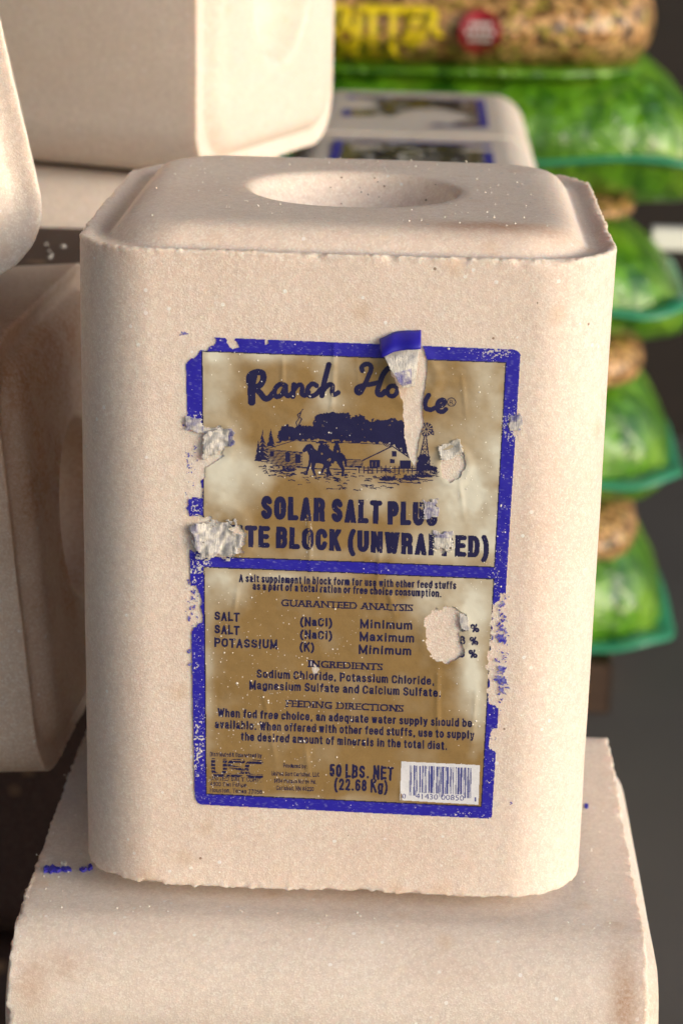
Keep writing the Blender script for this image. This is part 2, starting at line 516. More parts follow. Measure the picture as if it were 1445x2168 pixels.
# pallet under the stack
pl = thing('wooden_pallet', 'dark brown wooden pallet under the salt blocks', 'pallet', (-0.2, 0.6, FLOOR))
PT = -0.445
for k in range(13):
    y = -0.03 + k * 0.12
    box('deck_board', (-0.85, y, PT - 0.02), (0.13, y + 0.10, PT), M_PALLET, pl)
for x in (-0.85, -0.4, 0.04):
    box('stringer', (x, -0.03, FLOOR + 0.002), (x + 0.09, 1.5, PT - 0.0205), M_PALLET, pl)

# ================================================================== BLOCKS
# the hero block
hero = thing('salt_block', 'upright salt block with a torn gold and blue paper label, standing at the centre', 'salt block', (0, D / 2, -0.005), GRP)
hstains = [((0.062, 0.028, H + .005), (0.026, 0.008, 0.010), 1.0), ((-0.088, 0.11, H - .002), (0.008, 0.09, 0.006), 0.5),
           ((0.03, 0.06, H - .01), (0.035, 0.05, 0.03), 0.06), ((0.025, 0.0, 0.02), (0.02, 0.01, 0.008), 0.12), ((0, 0.1, H + .005), (0.12, 0.12, 0.01), 0.07)]
body = salt_block('body', M_SALT, 1400, 0.0035, 3, I3, (0, D / 2, 0), parent=hero, stain_shades=hstains, jag=0.95)

# block under it, lying on its side
LT = -0.0095
rot_x = Matrix(((0, 0, 1), (0, 1, 0), (-1, 0, 0)))       # upright z axis -> +x
lstains = [((-0.122, -0.038, -0.030), (0.007, 0.02, 0.010), 0.55), ((-0.108, -0.038, -0.022), (0.009, 0.02, 0.006), 0.45), ((0.124, -0.038, -0.028), (0.006, 0.03, 0.022), 0.8),
           ((-0.133, 0.03, LT), (0.004, 0.05, 0.01), 0.75), ((0.137, 0.04, LT), (0.004, 0.04, 0.01), 0.55), ((0.139, -0.03, LT - .02), (0.004, 0.03, 0.02), 0.6),
           ((-0.05, -0.038, -0.05), (0.09, 0.02, 0.006), 0.35), ((0.05, -0.03, -0.02), (0.02, 0.02, 0.01), 0.16), ((-0.10, 0.10, LT), (0.03, 0.05, 0.01), 0.12)]
under = salt_block('salt_block', M_SALTW, 1000, 0.0035, 11, rot_x, (-0.1315, 0.092, LT - W / 2),
                   'pale salt block lying on its side under the upright labelled block', group=GRP,
                   stain_shades=lstains, carve=[((-0.150, -0.046, -0.095), 0.030)], jag=1.0, w=W, d=0.262, h=0.265)

# block on the left, tipping off the lower one, end with the hollow turned to the right
tl = 5.0
rotL = rotm('Z', -3) @ rotm('Y', -tl) @ rot_x
axis = np.array(rotL @ Vector((0, 0, 1)))
endc = np.array([-0.1425, 0.2, 0.104])
stain_shadeL = [((-0.145, 0.13, 0.15), (0.02, 0.03, 0.035), 0.55), ((-0.16, 0.12, 0.200), (0.06, 0.08, 0.03), 0.5), ((-0.14, 0.2, 0.19), (0.02, 0.10, 0.02), 0.5),
        ((-0.135, 0.2, 0.09), (0.016, 0.14, 0.15), 0.8), ((-0.15, 0.15, 0.165), (0.01, 0.012, 0.02), 0.6), ((-0.15, 0.10, 0.15), (0.02, 0.03, 0.04), 0.35),  # wide brown over the end face: real stain deepened to paint its shade
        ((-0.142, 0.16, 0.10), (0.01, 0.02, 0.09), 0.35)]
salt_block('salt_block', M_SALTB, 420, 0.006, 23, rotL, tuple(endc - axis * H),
           'brown stained and shade-toned salt block on its side at the left, hollow end beside the labelled block', group=GRP, stain_shades=stain_shadeL, jag=0.5)
# hidden supporting block below its far end
salt_block('salt_block', M_SALT, 200, 0.01, 27, rot_x, (-0.60, 0.22, -0.1525), 'shaded salt block low on the left, under the tipping block', group=GRP, jag=0.4)

# block leaning on top of it at the left edge
rotU = rotm('Z', 12) @ rotm('Y', -12) @ Matrix(((1, 0, 0), (0, 0, -1), (0, 1, 0)))
# upright z -> -y : the end faces the camera
Vt, _ = build_block('t', 60, 0.02, 1)
cz = place(Vt, rotU, (0, 0, 0))
salt_block('salt_block', M_SALTW, 420, 0.006, 31, rotU, (-0.309, 0.335, 0.331),
           'whitish salt block leaning at the upper left edge on the stained block', group=GRP, jag=0.7,
           stain_shades=[((-0.17, 0.09, 0.23), (0.05, 0.05, 0.03), 0.4)])  # browner tone low on the block

# block at the back on the upper level, seen from its corner
a_end = -19.5
rotB = rotm('Z', a_end) @ rot_x
ax = np.array(rotB @ Vector((0, 0, 1)))
sidev = np.array([-ax[1], ax[0], 0])
corner = np.array([-0.1065, 0.478])            # near bottom corner of its end
endB = np.array([corner[0] + sidev[0] * D / 2, corner[1] + sidev[1] * D / 2, 0.221 + W / 2])
salt_block('salt_block', M_SALTW, 300, 0.008, 37, rotB, tuple(endB - ax * H),
           'big salt block turned cornerwise at the top left, hollow in its bright end', group=GRP, jag=0.4,
           stain_shades=[((-0.19, 0.57, 0.315), (0.008, 0.02, 0.006), 0.5)])
# pale grey block it lies on
salt_block('salt_block', M_SALTW, 240, 0.01, 41, rot_x, (-0.345, 0.583, 0.1105),
           'greyish salt block under the cornerwise one, seen in a narrow strip', group=GRP, jag=0.3)
salt_block('salt_block', M_SALTW, 160, 0.01, 43, rot_x, (-0.345, 0.61, -0.11), 'shaded salt block at the bottom of the back stack', group=GRP, jag=0.3)
# dark mineral block between them
salt_block('dark_block', M_SALTD, 240, 0.008, 47, rot_x, (-0.395, 0.4, 0.1025), 'dark red brown mineral block with salt crumbs on its top', 'mineral block',
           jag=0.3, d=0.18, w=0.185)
salt_block('dark_block', M_SALTD, 160, 0.01, 49, rot_x, (-0.395, 0.4, -0.100), 'added block beneath the crumbed one, coloured dark as gap shade', 'mineral block', jag=0.3, d=0.18, w=0.22)  # put in the gap; its dark colour stands in for deep shade
# second row supports
for (x, y, z, nm) in ((-0.1365, 0.073, -0.333, 'salt block at the foot of the stack under the front blocks'),
                      (-0.60, 0.25, -0.373, 'salt block at the foot of the stack at the left')):
    hh = 2 * (z - PT - 0.0)
    salt_block('salt_block', M_SALTW, 140, 0.012, 53, rot_x, (x, y, (PT + (-0.2275 if x > -.2 else -0.262)) / 2), nm, group=GRP, jag=0.3,
               w=((-0.2275 if x > -.2 else -0.262) - PT))
for (x, y, z0, z1, nm) in ((-0.345, 0.61, PT, -0.2185, 'lowest salt block of the back stack'), (-0.395, 0.395, PT, -0.212, 'lowest block behind the left stack, darkened to paint the gap shade')):
    dk = x < -.39  # this support gets the dark colour to blacken the shaded gap
    salt_block('dark_block' if dk else 'salt_block', M_SALTD if dk else M_SALTW, 120, 0.012, 59, rot_x, (x, y, (z0 + z1) / 2), nm, 'mineral block' if dk else 'salt block', group=None if dk else GRP, jag=0.3, w=z1 - z0, d=0.18)

# ================================================================== LABEL ART (hero)
# The label is laid out on its own plane (the front face of the block); X,Y below run along it.
X0, Y0, X1, Y1 = 372, 684, 1130, 1762
CS = 1.0
GW, GH = int((X1 - X0) / CS), int((Y1 - Y0) / CS)
gx, gy = np.meshgrid(X0 + (np.arange(GW) + 0.5) * CS, Y0 + (np.arange(GH) + 0.5) * CS)
G2 = np.stack([gx, gy], -1)

def to_plane(x, y):
    """label layout -> (world x, world z) on the plane y = 0, vectorised"""
    x = np.asarray(x, float); y = np.asarray(y, float)
    d = _F[None] + _R[None] * ((x - 722.5) / FPX).ravel()[:, None] - _U[None] * ((y - 1084) / FPX).ravel()[:, None]
    t = (0 - CAM[1]) / d[:, 1]
    p = CAM[None] + d * t[:, None]
    return p[:, 0], p[:, 2]

def poly_mask(pts, warp=0, seed=0, wscale=0.08):
    pts = np.array(pts, float)
    m = np.zeros(gx.shape, bool)
    n = len(pts)
    lo = pts.min(0) - abs(warp) - 1; hi = pts.max(0) + abs(warp) + 1
    i0, i1 = max(0, int((lo[1] - Y0) / CS)), min(GH, int((hi[1] - Y0) / CS) + 1)
    j0, j1 = max(0, int((lo[0] - X0) / CS)), min(GW, int((hi[0] - X0) / CS) + 1)
    if i0 >= i1 or j0 >= j1: return m
    xs, ys = gx[i0:i1, j0:j1], gy[i0:i1, j0:j1]
    if warp:
        g2 = G2[i0:i1, j0:j1]
        xs = xs + fbm(g2, wscale, seed, 3) * warp; ys = ys + fbm(g2 + 77, wscale, seed + 3, 3) * warp
    mm = np.zeros(xs.shape, bool)
    for k in range(n):
        (xa, ya), (xb, yb) = pts[k], pts[(k + 1) % n]
        if ya == yb: continue
        c = ((ya > ys) != (yb > ys)) & (xs < (xb - xa) * (ys - ya) / (yb - ya) + xa)
        mm ^= c
    m[i0:i1, j0:j1] = mm
    return m

def stroke_mask(m, pts, wid):
    """thick round polyline; wid scalar or per point"""
    pts = [tuple(p) for p in pts]
    wd = wid if hasattr(wid, '__len__') else [wid] * len(pts)
    for (a, b, wa, wb) in zip(pts[:-1], pts[1:], wd[:-1], wd[1:]):
        r = max(wa, wb)
        i0 = max(0, int((min(a[1], b[1]) - r - Y0) / CS)); i1 = min(GH, int((max(a[1], b[1]) + r - Y0) / CS) + 2)
        j0 = max(0, int((min(a[0], b[0]) - r - X0) / CS)); j1 = min(GW, int((max(a[0], b[0]) + r - X0) / CS) + 2)
        if i0 >= i1 or j0 >= j1: continue
        xs, ys = gx[i0:i1, j0:j1], gy[i0:i1, j0:j1]
        dx, dy = b[0] - a[0], b[1] - a[1]; L2 = dx * dx + dy * dy + 1e-9
        t = np.clip(((xs - a[0]) * dx + (ys - a[1]) * dy) / L2, 0, 1)
        dist = np.hypot(xs - a[0] - t * dx, ys - a[1] - t * dy)
        m[i0:i1, j0:j1] |= dist < (wa + (wb - wa) * t) / 2

def smooth_pts(pts, n=6):
    P = np.array(pts, float); out = []
    for i in range(len(P) - 1):
        p0 = P[max(i - 1, 0)]; p1 = P[i]; p2 = P[i + 1]; p3 = P[min(i + 2, len(P) - 1)]
        for t in np.linspace(0, 1, n, endpoint=False):
            out.append(0.5 * (2 * p1 + (p2 - p0) * t + (2 * p0 - 5 * p1 + 4 * p2 - p3) * t * t + (3 * p1 - p0 - 3 * p2 + p3) * t ** 3))
    out.append(P[-1]); return out

_tcache = {}
def text_tris(s, off, spacing=1.0):
    key = (s, off, spacing)
    if key in _tcache: return _tcache[key]
    cu = bpy.data.curves.new('tmp', 'FONT'); cu.body = s; cu.size = 1.0; cu.offset = off; cu.resolution_u = 3; cu.fill_mode = 'FRONT'
    cu.space_character = spacing
    o = bpy.data.objects.new('tmp', cu); COL.objects.link(o)
    dg = bpy.context.evaluated_depsgraph_get(); dg.update()
    me = o.evaluated_get(dg).to_mesh()
    me.calc_loop_triangles()
    v = np.array([tuple(q.co)[:2] for q in me.vertices]); t = np.array([tuple(q.vertices) for q in me.loop_triangles])
    o.evaluated_get(dg).to_mesh_clear()
    bpy.data.objects.remove(o); bpy.data.curves.remove(cu)
    _tcache[key] = (v, t)
    return v, t

CAPH = None
def text_mask(m, s, A, B, cap, off=0.02, spacing=1.0, shear=0.0, serif=False):
    """baseline from A (left ink) to B (right ink); cap: height of the capitals"""
    global CAPH
    if CAPH is None:
        v, t = text_tris('H', 0.0); CAPH = v[:, 1].max() - v[:, 1].min()
    v, t = text_tris(s, off, spacing)
    x0, x1 = v[:, 0].min(), v[:, 0].max()
    A = np.array(A, float); B = np.array(B, float)
    ux = (B - A) / (x1 - x0); un = np.linalg.norm(B - A)
    up = np.array([0.02, -1.0]) * cap / CAPH           # label verticals lean a little
    Q = A + (v[:, :1] - x0) * ux + (v[:, 1:] - off * 0.0) * up
    own = np.zeros_like(m)
    for tri in t:
        a, b, c = Q[tri]
        lo = np.minimum(np.minimum(a, b), c); hi = np.maximum(np.maximum(a, b), c)
        i0 = max(0, int((lo[1] - Y0) / CS)); i1 = min(GH, int((hi[1] - Y0) / CS) + 1)
        j0 = max(0, int((lo[0] - X0) / CS)); j1 = min(GW, int((hi[0] - X0) / CS) + 1)
        if i0 >= i1 or j0 >= j1: continue
        xs, ys = gx[i0:i1, j0:j1], gy[i0:i1, j0:j1]
        e = lambda p, q: (q[0] - p[0]) * (ys - p[1]) - (q[1] - p[1]) * (xs - p[0])
        e0, e1, e2 = e(a, b), e(b, c), e(c, a)
        own[i0:i1, j0:j1] |= ((e0 >= 0) & (e1 >= 0) & (e2 >= 0)) | ((e0 <= 0) & (e1 <= 0) & (e2 <= 0))
    if serif:
        # widen the strokes where they meet the baseline and the cap line
        slope = (B[1] - A[1]) / (B[0] - A[0])
        base = A[1] + (gx - A[0]) * slope
        hgt = base - gy
        band = ((hgt > -1) & (hgt < 1.6)) | ((hgt > cap - 1.6) & (hgt < cap + 1))
        g = own & band
        w_ = g.copy()
        for k in (1, 2): w_[:, k:] |= g[:, :-k]; w_[:, :-k] |= g[:, k:]
        own |= w_ & band
    m |= own

def _arc(cx, cy, rx, ry, a0, a1, n=9):
    return [(cx + rx * math.cos(math.radians(a)), cy + ry * math.sin(math.radians(a))) for a in np.linspace(a0, a1, n)]
def _o(x0, x1, y0, y1):          # stadium outline, closed
    cx, rx = (x0 + x1) / 2, (x1 - x0) / 2; ry = min((y1 - y0) / 2, .30)
    return _arc(cx, y1 - ry, rx, ry, 0, 180) + _arc(cx, y0 + ry, rx, ry, 180, 360) + [(x1, y1 - ry)]
_X = .74                          # height of the small letters
G = {
 'A': (.72, [[(0, -.1), (.5, 1)], [(.5, 1), (1, -.1)], [(.2, .28), (.8, .28)]]),
 'B': (.68, [[(0, -.1), (0, 1.1)], [(0, 1), (.55, 1)] + _arc(.62, .77, .34, .23, 90, -90) + [(0, .54)], [(.55, .54)] + _arc(.62, .27, .38, .27, 90, -90) + [(0, 0)]]),
 'C': (.70, [_arc(.5, .7, .5, .3, 8, 180) + _arc(.5, .3, .5, .3, 180, 352)]),
 'D': (.70, [[(0, -.1), (0, 1.1)], [(0, 1), (.45, 1)] + _arc(.5, .66, .5, .34, 90, 0) + _arc(.5, .34, .5, .34, 0, -90) + [(0, 0)]]),
 'E': (.62, [[(0, -.1), (0, 1.1)], [(0, 1), (1.1, 1)], [(0, .52), (.95, .52)], [(0, 0), (1.1, 0)]]),
 'F': (.58, [[(0, -.1), (0, 1.1)], [(0, 1), (1.1, 1)], [(0, .5), (.9, .5)]]),
 'G': (.74, [_arc(.5, .7, .5, .3, 15, 180) + _arc(.5, .3, .5, .3, 180, 340) + [(1, .46), (.58, .46)], [(1, .46), (1, -.05)]]),
 'H': (.70, [[(0, -.1), (0, 1.1)], [(1, -.1), (1, 1.1)], [(0, .52), (1, .52)]]),
 'I': (.18, [[(.5, -.1), (.5, 1.1)]]),
 'K': (.72, [[(0, -.1), (0, 1.1)], [(1, 1.1), (.05, .38)], [(.35, .62), (1.05, -.1)]]),
 'L': (.56, [[(0, -.1), (0, 1.1)], [(0, 0), (1.1, 0)]]),
 'M': (.86, [[(0, -.1), (0, 1.1)], [(1, -.1), (1, 1.1)], [(0, 1.05), (.5, .05)], [(.5, .05), (1, 1.05)]]),
 'N': (.72, [[(0, -.1), (0, 1.1)], [(1, -.1), (1, 1.1)], [(0, 1.05), (1, -.05)]]),
 'O': (.74, [_o(0, 1, 0, 1)]),
 'P': (.66, [[(0, -.1), (0, 1.1)], [(0, 1), (.5, 1)] + _arc(.58, .72, .42, .28, 90, -90) + [(0, .44)]]),
 'R': (.70, [[(0, -.1), (0, 1.1)], [(0, 1), (.5, 1)] + _arc(.6, .75, .38, .25, 90, -90) + [(0, .5)], [(.5, .5), (.82, .44), (.95, .3), (.96, 0), (1.0, -.1)]]),
 'S': (.68, [_arc(.5, .75, .46, .25, 15, 180) + [(.08, .64), (.3, .54), (.7, .46), (.94, .36)] + _arc(.5, .25, .48, .25, 0, -168)]),
 'T': (.64, [[(.5, -.1), (.5, 1)], [(-.12, 1), (1.12, 1)]]),
 'U': (.70, [[(0, 1.1), (0, .32)] + _arc(.5, .3, .5, .3, 180, 360) + [(1, .32), (1, 1.1)]]),
 'W': (1.02, [[(-.02, 1.1), (.25, -.02)], [(.25, -.02), (.5, 1.0)], [(.5, 1.0), (.75, -.02)], [(.75, -.02), (1.02, 1.1)]]),
 'Y': (.70, [[(0, 1.1), (.5, .45)], [(1, 1.1), (.5, .45)], [(.5, .5), (.5, -.1)]]),
 '(': (.26, [[(1.1, 1.08), (.45, .85), (.1, .6), (.02, .4), (.1, .15), (.45, -.1), (1.1, -.28)]]),
 ')': (.26, [[(-.1, 1.08), (.55, .85), (.9, .6), (.98, .4), (.9, .15), (.55, -.1), (-.1, -.28)]]),
 'a': (.54, [_arc(.47, _X - .16, .43, .16, 165, 40) + [(.9, .5), (.9, .12), (1.02, 0)], _arc(.42, .2, .42, .2, 0, 360), [(.85, .4), (.42, .4)]]),
 'b': (.56, [[(0, 0), (0, 1.05)], _o(0, 1, 0, _X)]), 'd': (.56, [[(1, 0), (1, 1.05)], _o(0, 1, 0, _X)]),
 'c': (.52, [_arc(.52, _X - .24, .5, .24, 15, 180) + _arc(.52, .24, .5, .24, 180, 345)]),
 'e': (.55, [[(.02, .38), (1, .38)] + _arc(.5, _X - .26, .5, .26, 0, 180) + _arc(.5, .24, .5, .24, 180, 335)]),
 'f': (.32, [[(.4, 0), (.4, .8)] + _arc(.75, .84, .35, .18, 180, 90) + [(1.05, 1.02)], [(-.05, _X), (1, _X)]]),
 'g': (.56, [_o(0, 1, 0, _X), [(1, _X), (1, -.06)] + _arc(.5, -.06, .5, .18, 0, -160)]),
 'h': (.54, [[(0, 0), (0, 1.05)], [(0, .4)] + _arc(.5, _X - .22, .5, .22, 170, 0) + [(1, 0)]]),
 'i': (.14, [[(.5, 0), (.5, _X)], [(.5, .98), (.5, 1.02)]]), 'l': (.14, [[(.5, 0), (.5, 1.05)]]),
 'k': (.54, [[(0, 0), (0, 1.05)], [(.95, _X), (.05, .25)], [(.35, .45), (1, 0)]]),
 'm': (.88, [[(0, 0), (0, _X)], [(0, .4)] + _arc(.25, _X - .2, .25, .2, 170, 0) + [(.5, 0)], [(.5, .4)] + _arc(.75, _X - .2, .25, .2, 170, 0) + [(1, 0)]]),
 'n': (.54, [[(0, 0), (0, _X)], [(0, .4)] + _arc(.5, _X - .22, .5, .22, 170, 0) + [(1, 0)]]),
 'o': (.56, [_o(0, 1, 0, _X)]), 'p': (.56, [[(0, -.25), (0, _X)], _o(0, 1, 0, _X)]), 'q': (.56, [[(1, -.25), (1, _X)], _o(0, 1, 0, _X)]),
 'r': (.34, [[(.1, 0), (.1, _X)], [(.1, .45), (.35, .66), (.7, _X), (1.05, _X - .01)]]),
 's': (.50, [_arc(.5, _X - .17, .44, .17, 20, 190) + [(.3, .41), (.72, .34)] + _arc(.5, .17, .46, .18, 20, -165)]),
 't': (.32, [[(.4, .95), (.4, .18)] + _arc(.72, .15, .32, .15, 180, 270) + [(1.05, 0)], [(-.05, _X), (1, _X)]]),
 'u': (.54, [[(0, _X), (0, .24)] + _arc(.5, .22, .5, .22, 180, 350) + [(1, .3)], [(1, 0), (1, _X)]]),
 'v': (.52, [[(0, _X), (.5, 0)], [(.5, 0), (1, _X)]]), 'w': (.80, [[(0, _X), (.25, 0)], [(.25, 0), (.5, _X)], [(.5, _X), (.75, 0)], [(.75, 0), (1, _X)]]),
 'x': (.54, [[(0, 0), (1, _X)], [(0, _X), (1, 0)]]), 'y': (.54, [[(0, _X), (.5, 0)], [(1, _X), (.42, -.2), (.1, -.25)]]),
 '.': (.12, [[(.5, 0), (.5, .02)]]), ',': (.12, [[(.5, .02), (.4, -.14)]]), ' ': (.30, []), '&': (.66, [_arc(.4, .78, .26, .22, 0, 360), _arc(.4, .27, .4, .27, 0, 360), [(.5, .5), (1, 0)]]),
 '%': (.86, [_arc(.2, .76, .18, .22, 0, 360), _arc(.8, .24, .18, .22, 0, 360), [(.3, 0), (.7, 1)]]), ':': (.12, [[(.5, .02), (.5, .04)], [(.5, .62), (.5, .64)]]),
 '0': (.56, [_o(0, 1, 0, 1)]), '1': (.34, [[(.75, -.1), (.75, 1)], [(.75, 1), (.4, .8), (0, .74)]]),
 '2': (.56, [_arc(.5, .72, .48, .28, 170, -20) + [(.7, .38), (.2, .12), (.02, 0), (1.05, 0)]]),
 '3': (.56, [_arc(.48, .76, .44, .24, 165, -80) + _arc(.48, .27, .5, .27, 85, -165)]),
 '4': (.58, [[(.78, -.1), (.78, 1), (0, .28), (1.05, .28)]]),
 '5': (.56, [[(.95, 1), (.15, 1), (.06, .5)] + _arc(.48, .32, .5, .32, 140, -160)]),
 '6': (.56, [_o(0, 1, 0, .6), [(0, .35), (.02, .65)] + _arc(.52, .72, .5, .28, 170, 25)]),
 '7': (.54, [[(0, 1), (1, 1), (.55, .5), (.35, -.1)]]),
 '8': (.56, [_arc(.5, .76, .42, .24, 0, 360), _arc(.5, .27, .5, .27, 0, 360)]),
 '9': (.56, [_o(0, 1, .4, 1), [(1, .65), (.98, .35)] + _arc(.48, .28, .5, .28, -10, -155)]),
}
def letter_mask(m, s, A, B, cap, sw, gap=.17, clip=False, lean=.02):
    """bold grotesque lettering drawn with strokes; ink from A to B along the baseline; cap and stroke width sw in layout units"""
    A = np.array(A, float); B = np.array(B, float)
    ws_ = [G[c][0] for c in s]
    total = np.linalg.norm(B - A)
    g_ = gap; fixed = len([c for c in s if c != ' ']) * sw
    tot_w = sum(ws_) + g_ * (len(s) - 1)
    k = (total - fixed) / tot_w
    u = (B - A) / total; up = np.array([lean, -1.0])
    own = np.zeros_like(m); cur = 0.0
    for c, wd in zip(s, ws_):
        bw = wd * k + (0 if c == ' ' else sw)
        inx = bw - sw
        for pl_ in G[c][1]:
            pp = []
            for (x, y) in pl_:
                yy = sw / 2 + y * (cap - sw)
                p = A + u * (cur + sw / 2 + x * inx) + up * yy
                pp.append((p[0], p[1]))
            stroke_mask(own, pp, sw)
        cur += bw + g_ * k
    if clip:
        base = A[1] + (gx - A[0]) * u[1] / u[0]
        hg = base - gy
        keep = (hg > 0) & (hg < cap)
        if '(' in s: keep |= np.zeros_like(keep) | (((gx < A[0] + 0)) | (own & False))
        own &= keep if '(' not in s else (keep | ((gx > 736) & (gx < 756)) | (gx > 1015))
    m |= own

def line_y(a, b, x): return a[1] + (b[1] - a[1]) * (x - a[0]) / (b[0] - a[0])
def line_x(a, b, y): return a[0] + (b[0] - a[0]) * (y - a[1]) / (b[1] - a[1])

# --- frame geometry of the label
O_T = ((455, 714), (1098, 740)); O_B = ((415, 1702), (1042, 1733))
O_L = ((394, 760), (413, 1700)); O_R = ((1101, 745), (1040, 1733))
I_T = ((428, 742), (1071, 766)); I_B = ((436, 1681), (1018, 1708))
I_L = ((427, 742), (436, 1690)); I_R = ((1071, 766), (1019, 1709))
M_T = ((430, 1178), (1047, 1201)); M_Bt = ((430, 1198), (1045, 1224))
def inside(T, B, L, Rr, pad=0):
    return (gy > line_y(*T, gx) + pad) & (gy < line_y(*B, gx) - pad) & (gx > line_x(*L, gy) + pad) & (gx < line_x(*Rr, gy) - pad)
full = inside(O_T, O_B, O_L, O_R)
# rounded corners
for (cx, cy, sx, sy) in ((413, 731, -1, -1), (1085, 757, 1, -1), (431, 1686, -1, 1), (1027, 1717, 1, 1)):
    q = (np.sign(gx - cx) == sx) & (np.sign(gy - cy) == sy) & (np.hypot(gx - cx, gy - cy) > 17)
    full &= ~q
inner = inside(I_T, I_B, I_L, I_R)
midband = (gy > line_y(*M_T, gx)) & (gy < line_y(*M_Bt, gx))
blue = full & (~inner | midband)
outl = full & ~blue & (inside(I_T, I_B, I_L, I_R) & ~inside(I_T, I_B, I_L, I_R, 2.2) | ((gy > line_y(*M_T, gx) - 2.2) & (gy < line_y(*M_Bt, gx) + 2.2)))
gold = full & inner & ~midband

# --- tears: paper gone
tear = np.zeros_like(full)
T = [([(380, 695), (456, 695), (455, 732), (442, 733), (437, 741), (424, 742), (420, 752), (402, 758), (398, 768), (380, 768)], 5),
     ([(478, 700), (500, 700), (498, 722), (508, 735), (492, 738), (478, 724)], 4), ([(560, 700), (568, 700), (569, 727), (562, 730)], 3),
     ([(380, 893), (402, 892), (430, 905), (470, 903), (476, 960), (446, 985), (430, 1002), (431, 1052), (380, 1054)], 8),
     ([(380, 1088), (440, 1092), (520, 1120), (515, 1170), (470, 1182), (425, 1160), (380, 1170)], 8),
     ([(380, 1232), (412, 1240), (428, 1262), (430, 1315), (405, 1335), (380, 1336)], 8),
     ([(1125, 1240), (1062, 1256), (1043, 1285), (1040, 1330), (1031, 1400), (1036, 1455), (1030, 1487), (1046, 1492), (1125, 1500)], 10),
     ([(1125, 1540), (1043, 1543), (1033, 1562), (1034, 1580), (1050, 1592), (1125, 1594)], 5),
     ([(900, 1310), (918, 1288), (960, 1285), (985, 1300), (988, 1322), (972, 1345), (985, 1372), (975, 1392), (945, 1404), (918, 1396), (906, 1375), (900, 1350)], 7),
     ([(806, 700), (896, 700), (894, 735), (903, 758), (903, 800), (895, 850), (896, 900), (886, 940), (879, 992), (869, 978), (855, 925), (852, 850), (836, 805), (815, 760), (810, 735)], 3),
     ([(932, 985), (940, 962), (962, 952), (982, 958), (987, 985), (976, 1010), (952, 1020), (936, 1008)], 5),
     ([(920, 1150), (950, 1140), (957, 1160), (935, 1172)], 5), ([(1075, 890), (1125, 870), (1125, 915), (1088, 922)], 8)]
for k, (p, wv) in enumerate(T):
    tear |= poly_mask(p, wv, 40 + k, 0.10)
# print worn away (paper shows / salt crusted through)
fine = fbm(G2, 0.33, 91, 2)
def zone(c, s): return np.exp(-(((gx - c[0]) / s[0]) ** 2 + ((gy - c[1]) / s[1]) ** 2))
wear = np.zeros_like(gx)
for c, s, a in [((1045, 745), (55, 16), .62), ((415, 735), (40, 20), .4), ((410, 905), (26, 34), .7), ((415, 1075), (26, 30), .5), ((410, 1260), (22, 70), .45),
                ((412, 1400), (18, 70), .30), ((415, 1585), (22, 60), .62), ((425, 1530), (14, 40), .3), ((1078, 900), (22, 45), .62), ((1066, 1050), (24, 60), .18), ((1055, 1190), (24, 50), .35),
                ((1045, 1340), (22, 100), .5), ((1045, 1600), (24, 60), .3), ((980, 1722), (40, 9), .45), ((425, 1195), (30, 25), .6), ((430, 1690), (20, 12), .2),
                ((935, 1140), (26, 22), .72), ((905, 1075), (16, 26), .55), ((880, 1235), (70, 10), .25), ((600, 1360), (60, 12), .12), ((500, 1640), (70, 50), .32),
                ((620, 1650), (60, 35), .30), ((520, 1535), (50, 12), .32), ((985, 1340), (18, 45), .45), ((770, 1290), (60, 60), .10), ((560, 1460), (80, 20), .16),
                ((500, 1375), (60, 12), .15), ((730, 1080), (400, 60), .05), ((700, 1450), (350, 250), .05)]:
    wear += a * zone(c, s)
worn = fine > (0.86 - wear * 1.15)
thin = fbm(G2, 0.5, 131, 2) > (0.78 - wear * 0.9)

paper = full & ~tear
blue_p = blue & ~tear & ~worn
gold_p = gold & ~tear & ~(worn & (fbm(G2, .2, 7, 2) > .25))
residue = np.zeros_like(full)          # blue left on the salt outside the tears
for c, s, a in [((388, 706), (10, 8), .75), ((411, 703), (4, 5), .6), ((405, 1010), (14, 60), .36), ((413, 960), (8, 30), .3), ((410, 1075), (20, 22), .65), ((408, 1290), (14, 60), .62), ((398, 1000), (9, 80), .5), ((400, 1400), (8, 60), .4),
                ((400, 1240), (14, 40), .3), ((1060, 1330), (18, 70), .66), ((1060, 1440), (18, 55), .85), ((1050, 1500), (14, 30), .5), ((1060, 1270), (20, 16), .45), ((1045, 1565), (12, 14), .3),
                ((1081, 1700), (5, 6), .7), ((1098, 900), (8, 26), .5), ((396, 900), (10, 20), .6)]:
    residue |= (fbm(G2, 0.16, 61, 3) * .6 + fine * .4 > (0.62 - a * zone(c, s) * 0.95)) & (zone(c, s) > 0.25)
residue &= ~paper

# --- lettering
def px(p): return [(370 + a * .519, 680 + b * .519) for a, b in p]
brand = np.zeros_like(full)
def bs(p, w, n=6): stroke_mask(brand, smooth_pts(px(p), n), w * 1.22)
bs([(322, 222), (314, 262), (314, 328)], 13.5)
bs([(304, 250), (306, 222), (330, 207), (356, 210), (362, 232), (350, 258), (326, 272)], 11)
bs([(328, 270), (352, 296), (366, 313), (384, 312), (402, 292)], 10.5)
bs([(452, 262), (434, 255), (414, 268), (406, 292), (416, 307), (436, 298), (452, 264), (452, 292), (462, 304), (478, 292)], 8.5)
bs([(486, 258), (484, 280), (482, 306)], 9); bs([(484, 284), (500, 262), (514, 258), (520, 272), (518, 294), (530, 302), (546, 288)], 8)
bs([(578, 262), (562, 254), (545, 268), (540, 290), (552, 304), (574, 298), (594, 276)], 8.5)
bs([(628, 176), (618, 214), (606, 262), (600, 302)], 9.5); bs([(604, 284), (620, 264), (634, 256), (644, 264), (642, 286), (650, 298), (666, 290)], 8.5)
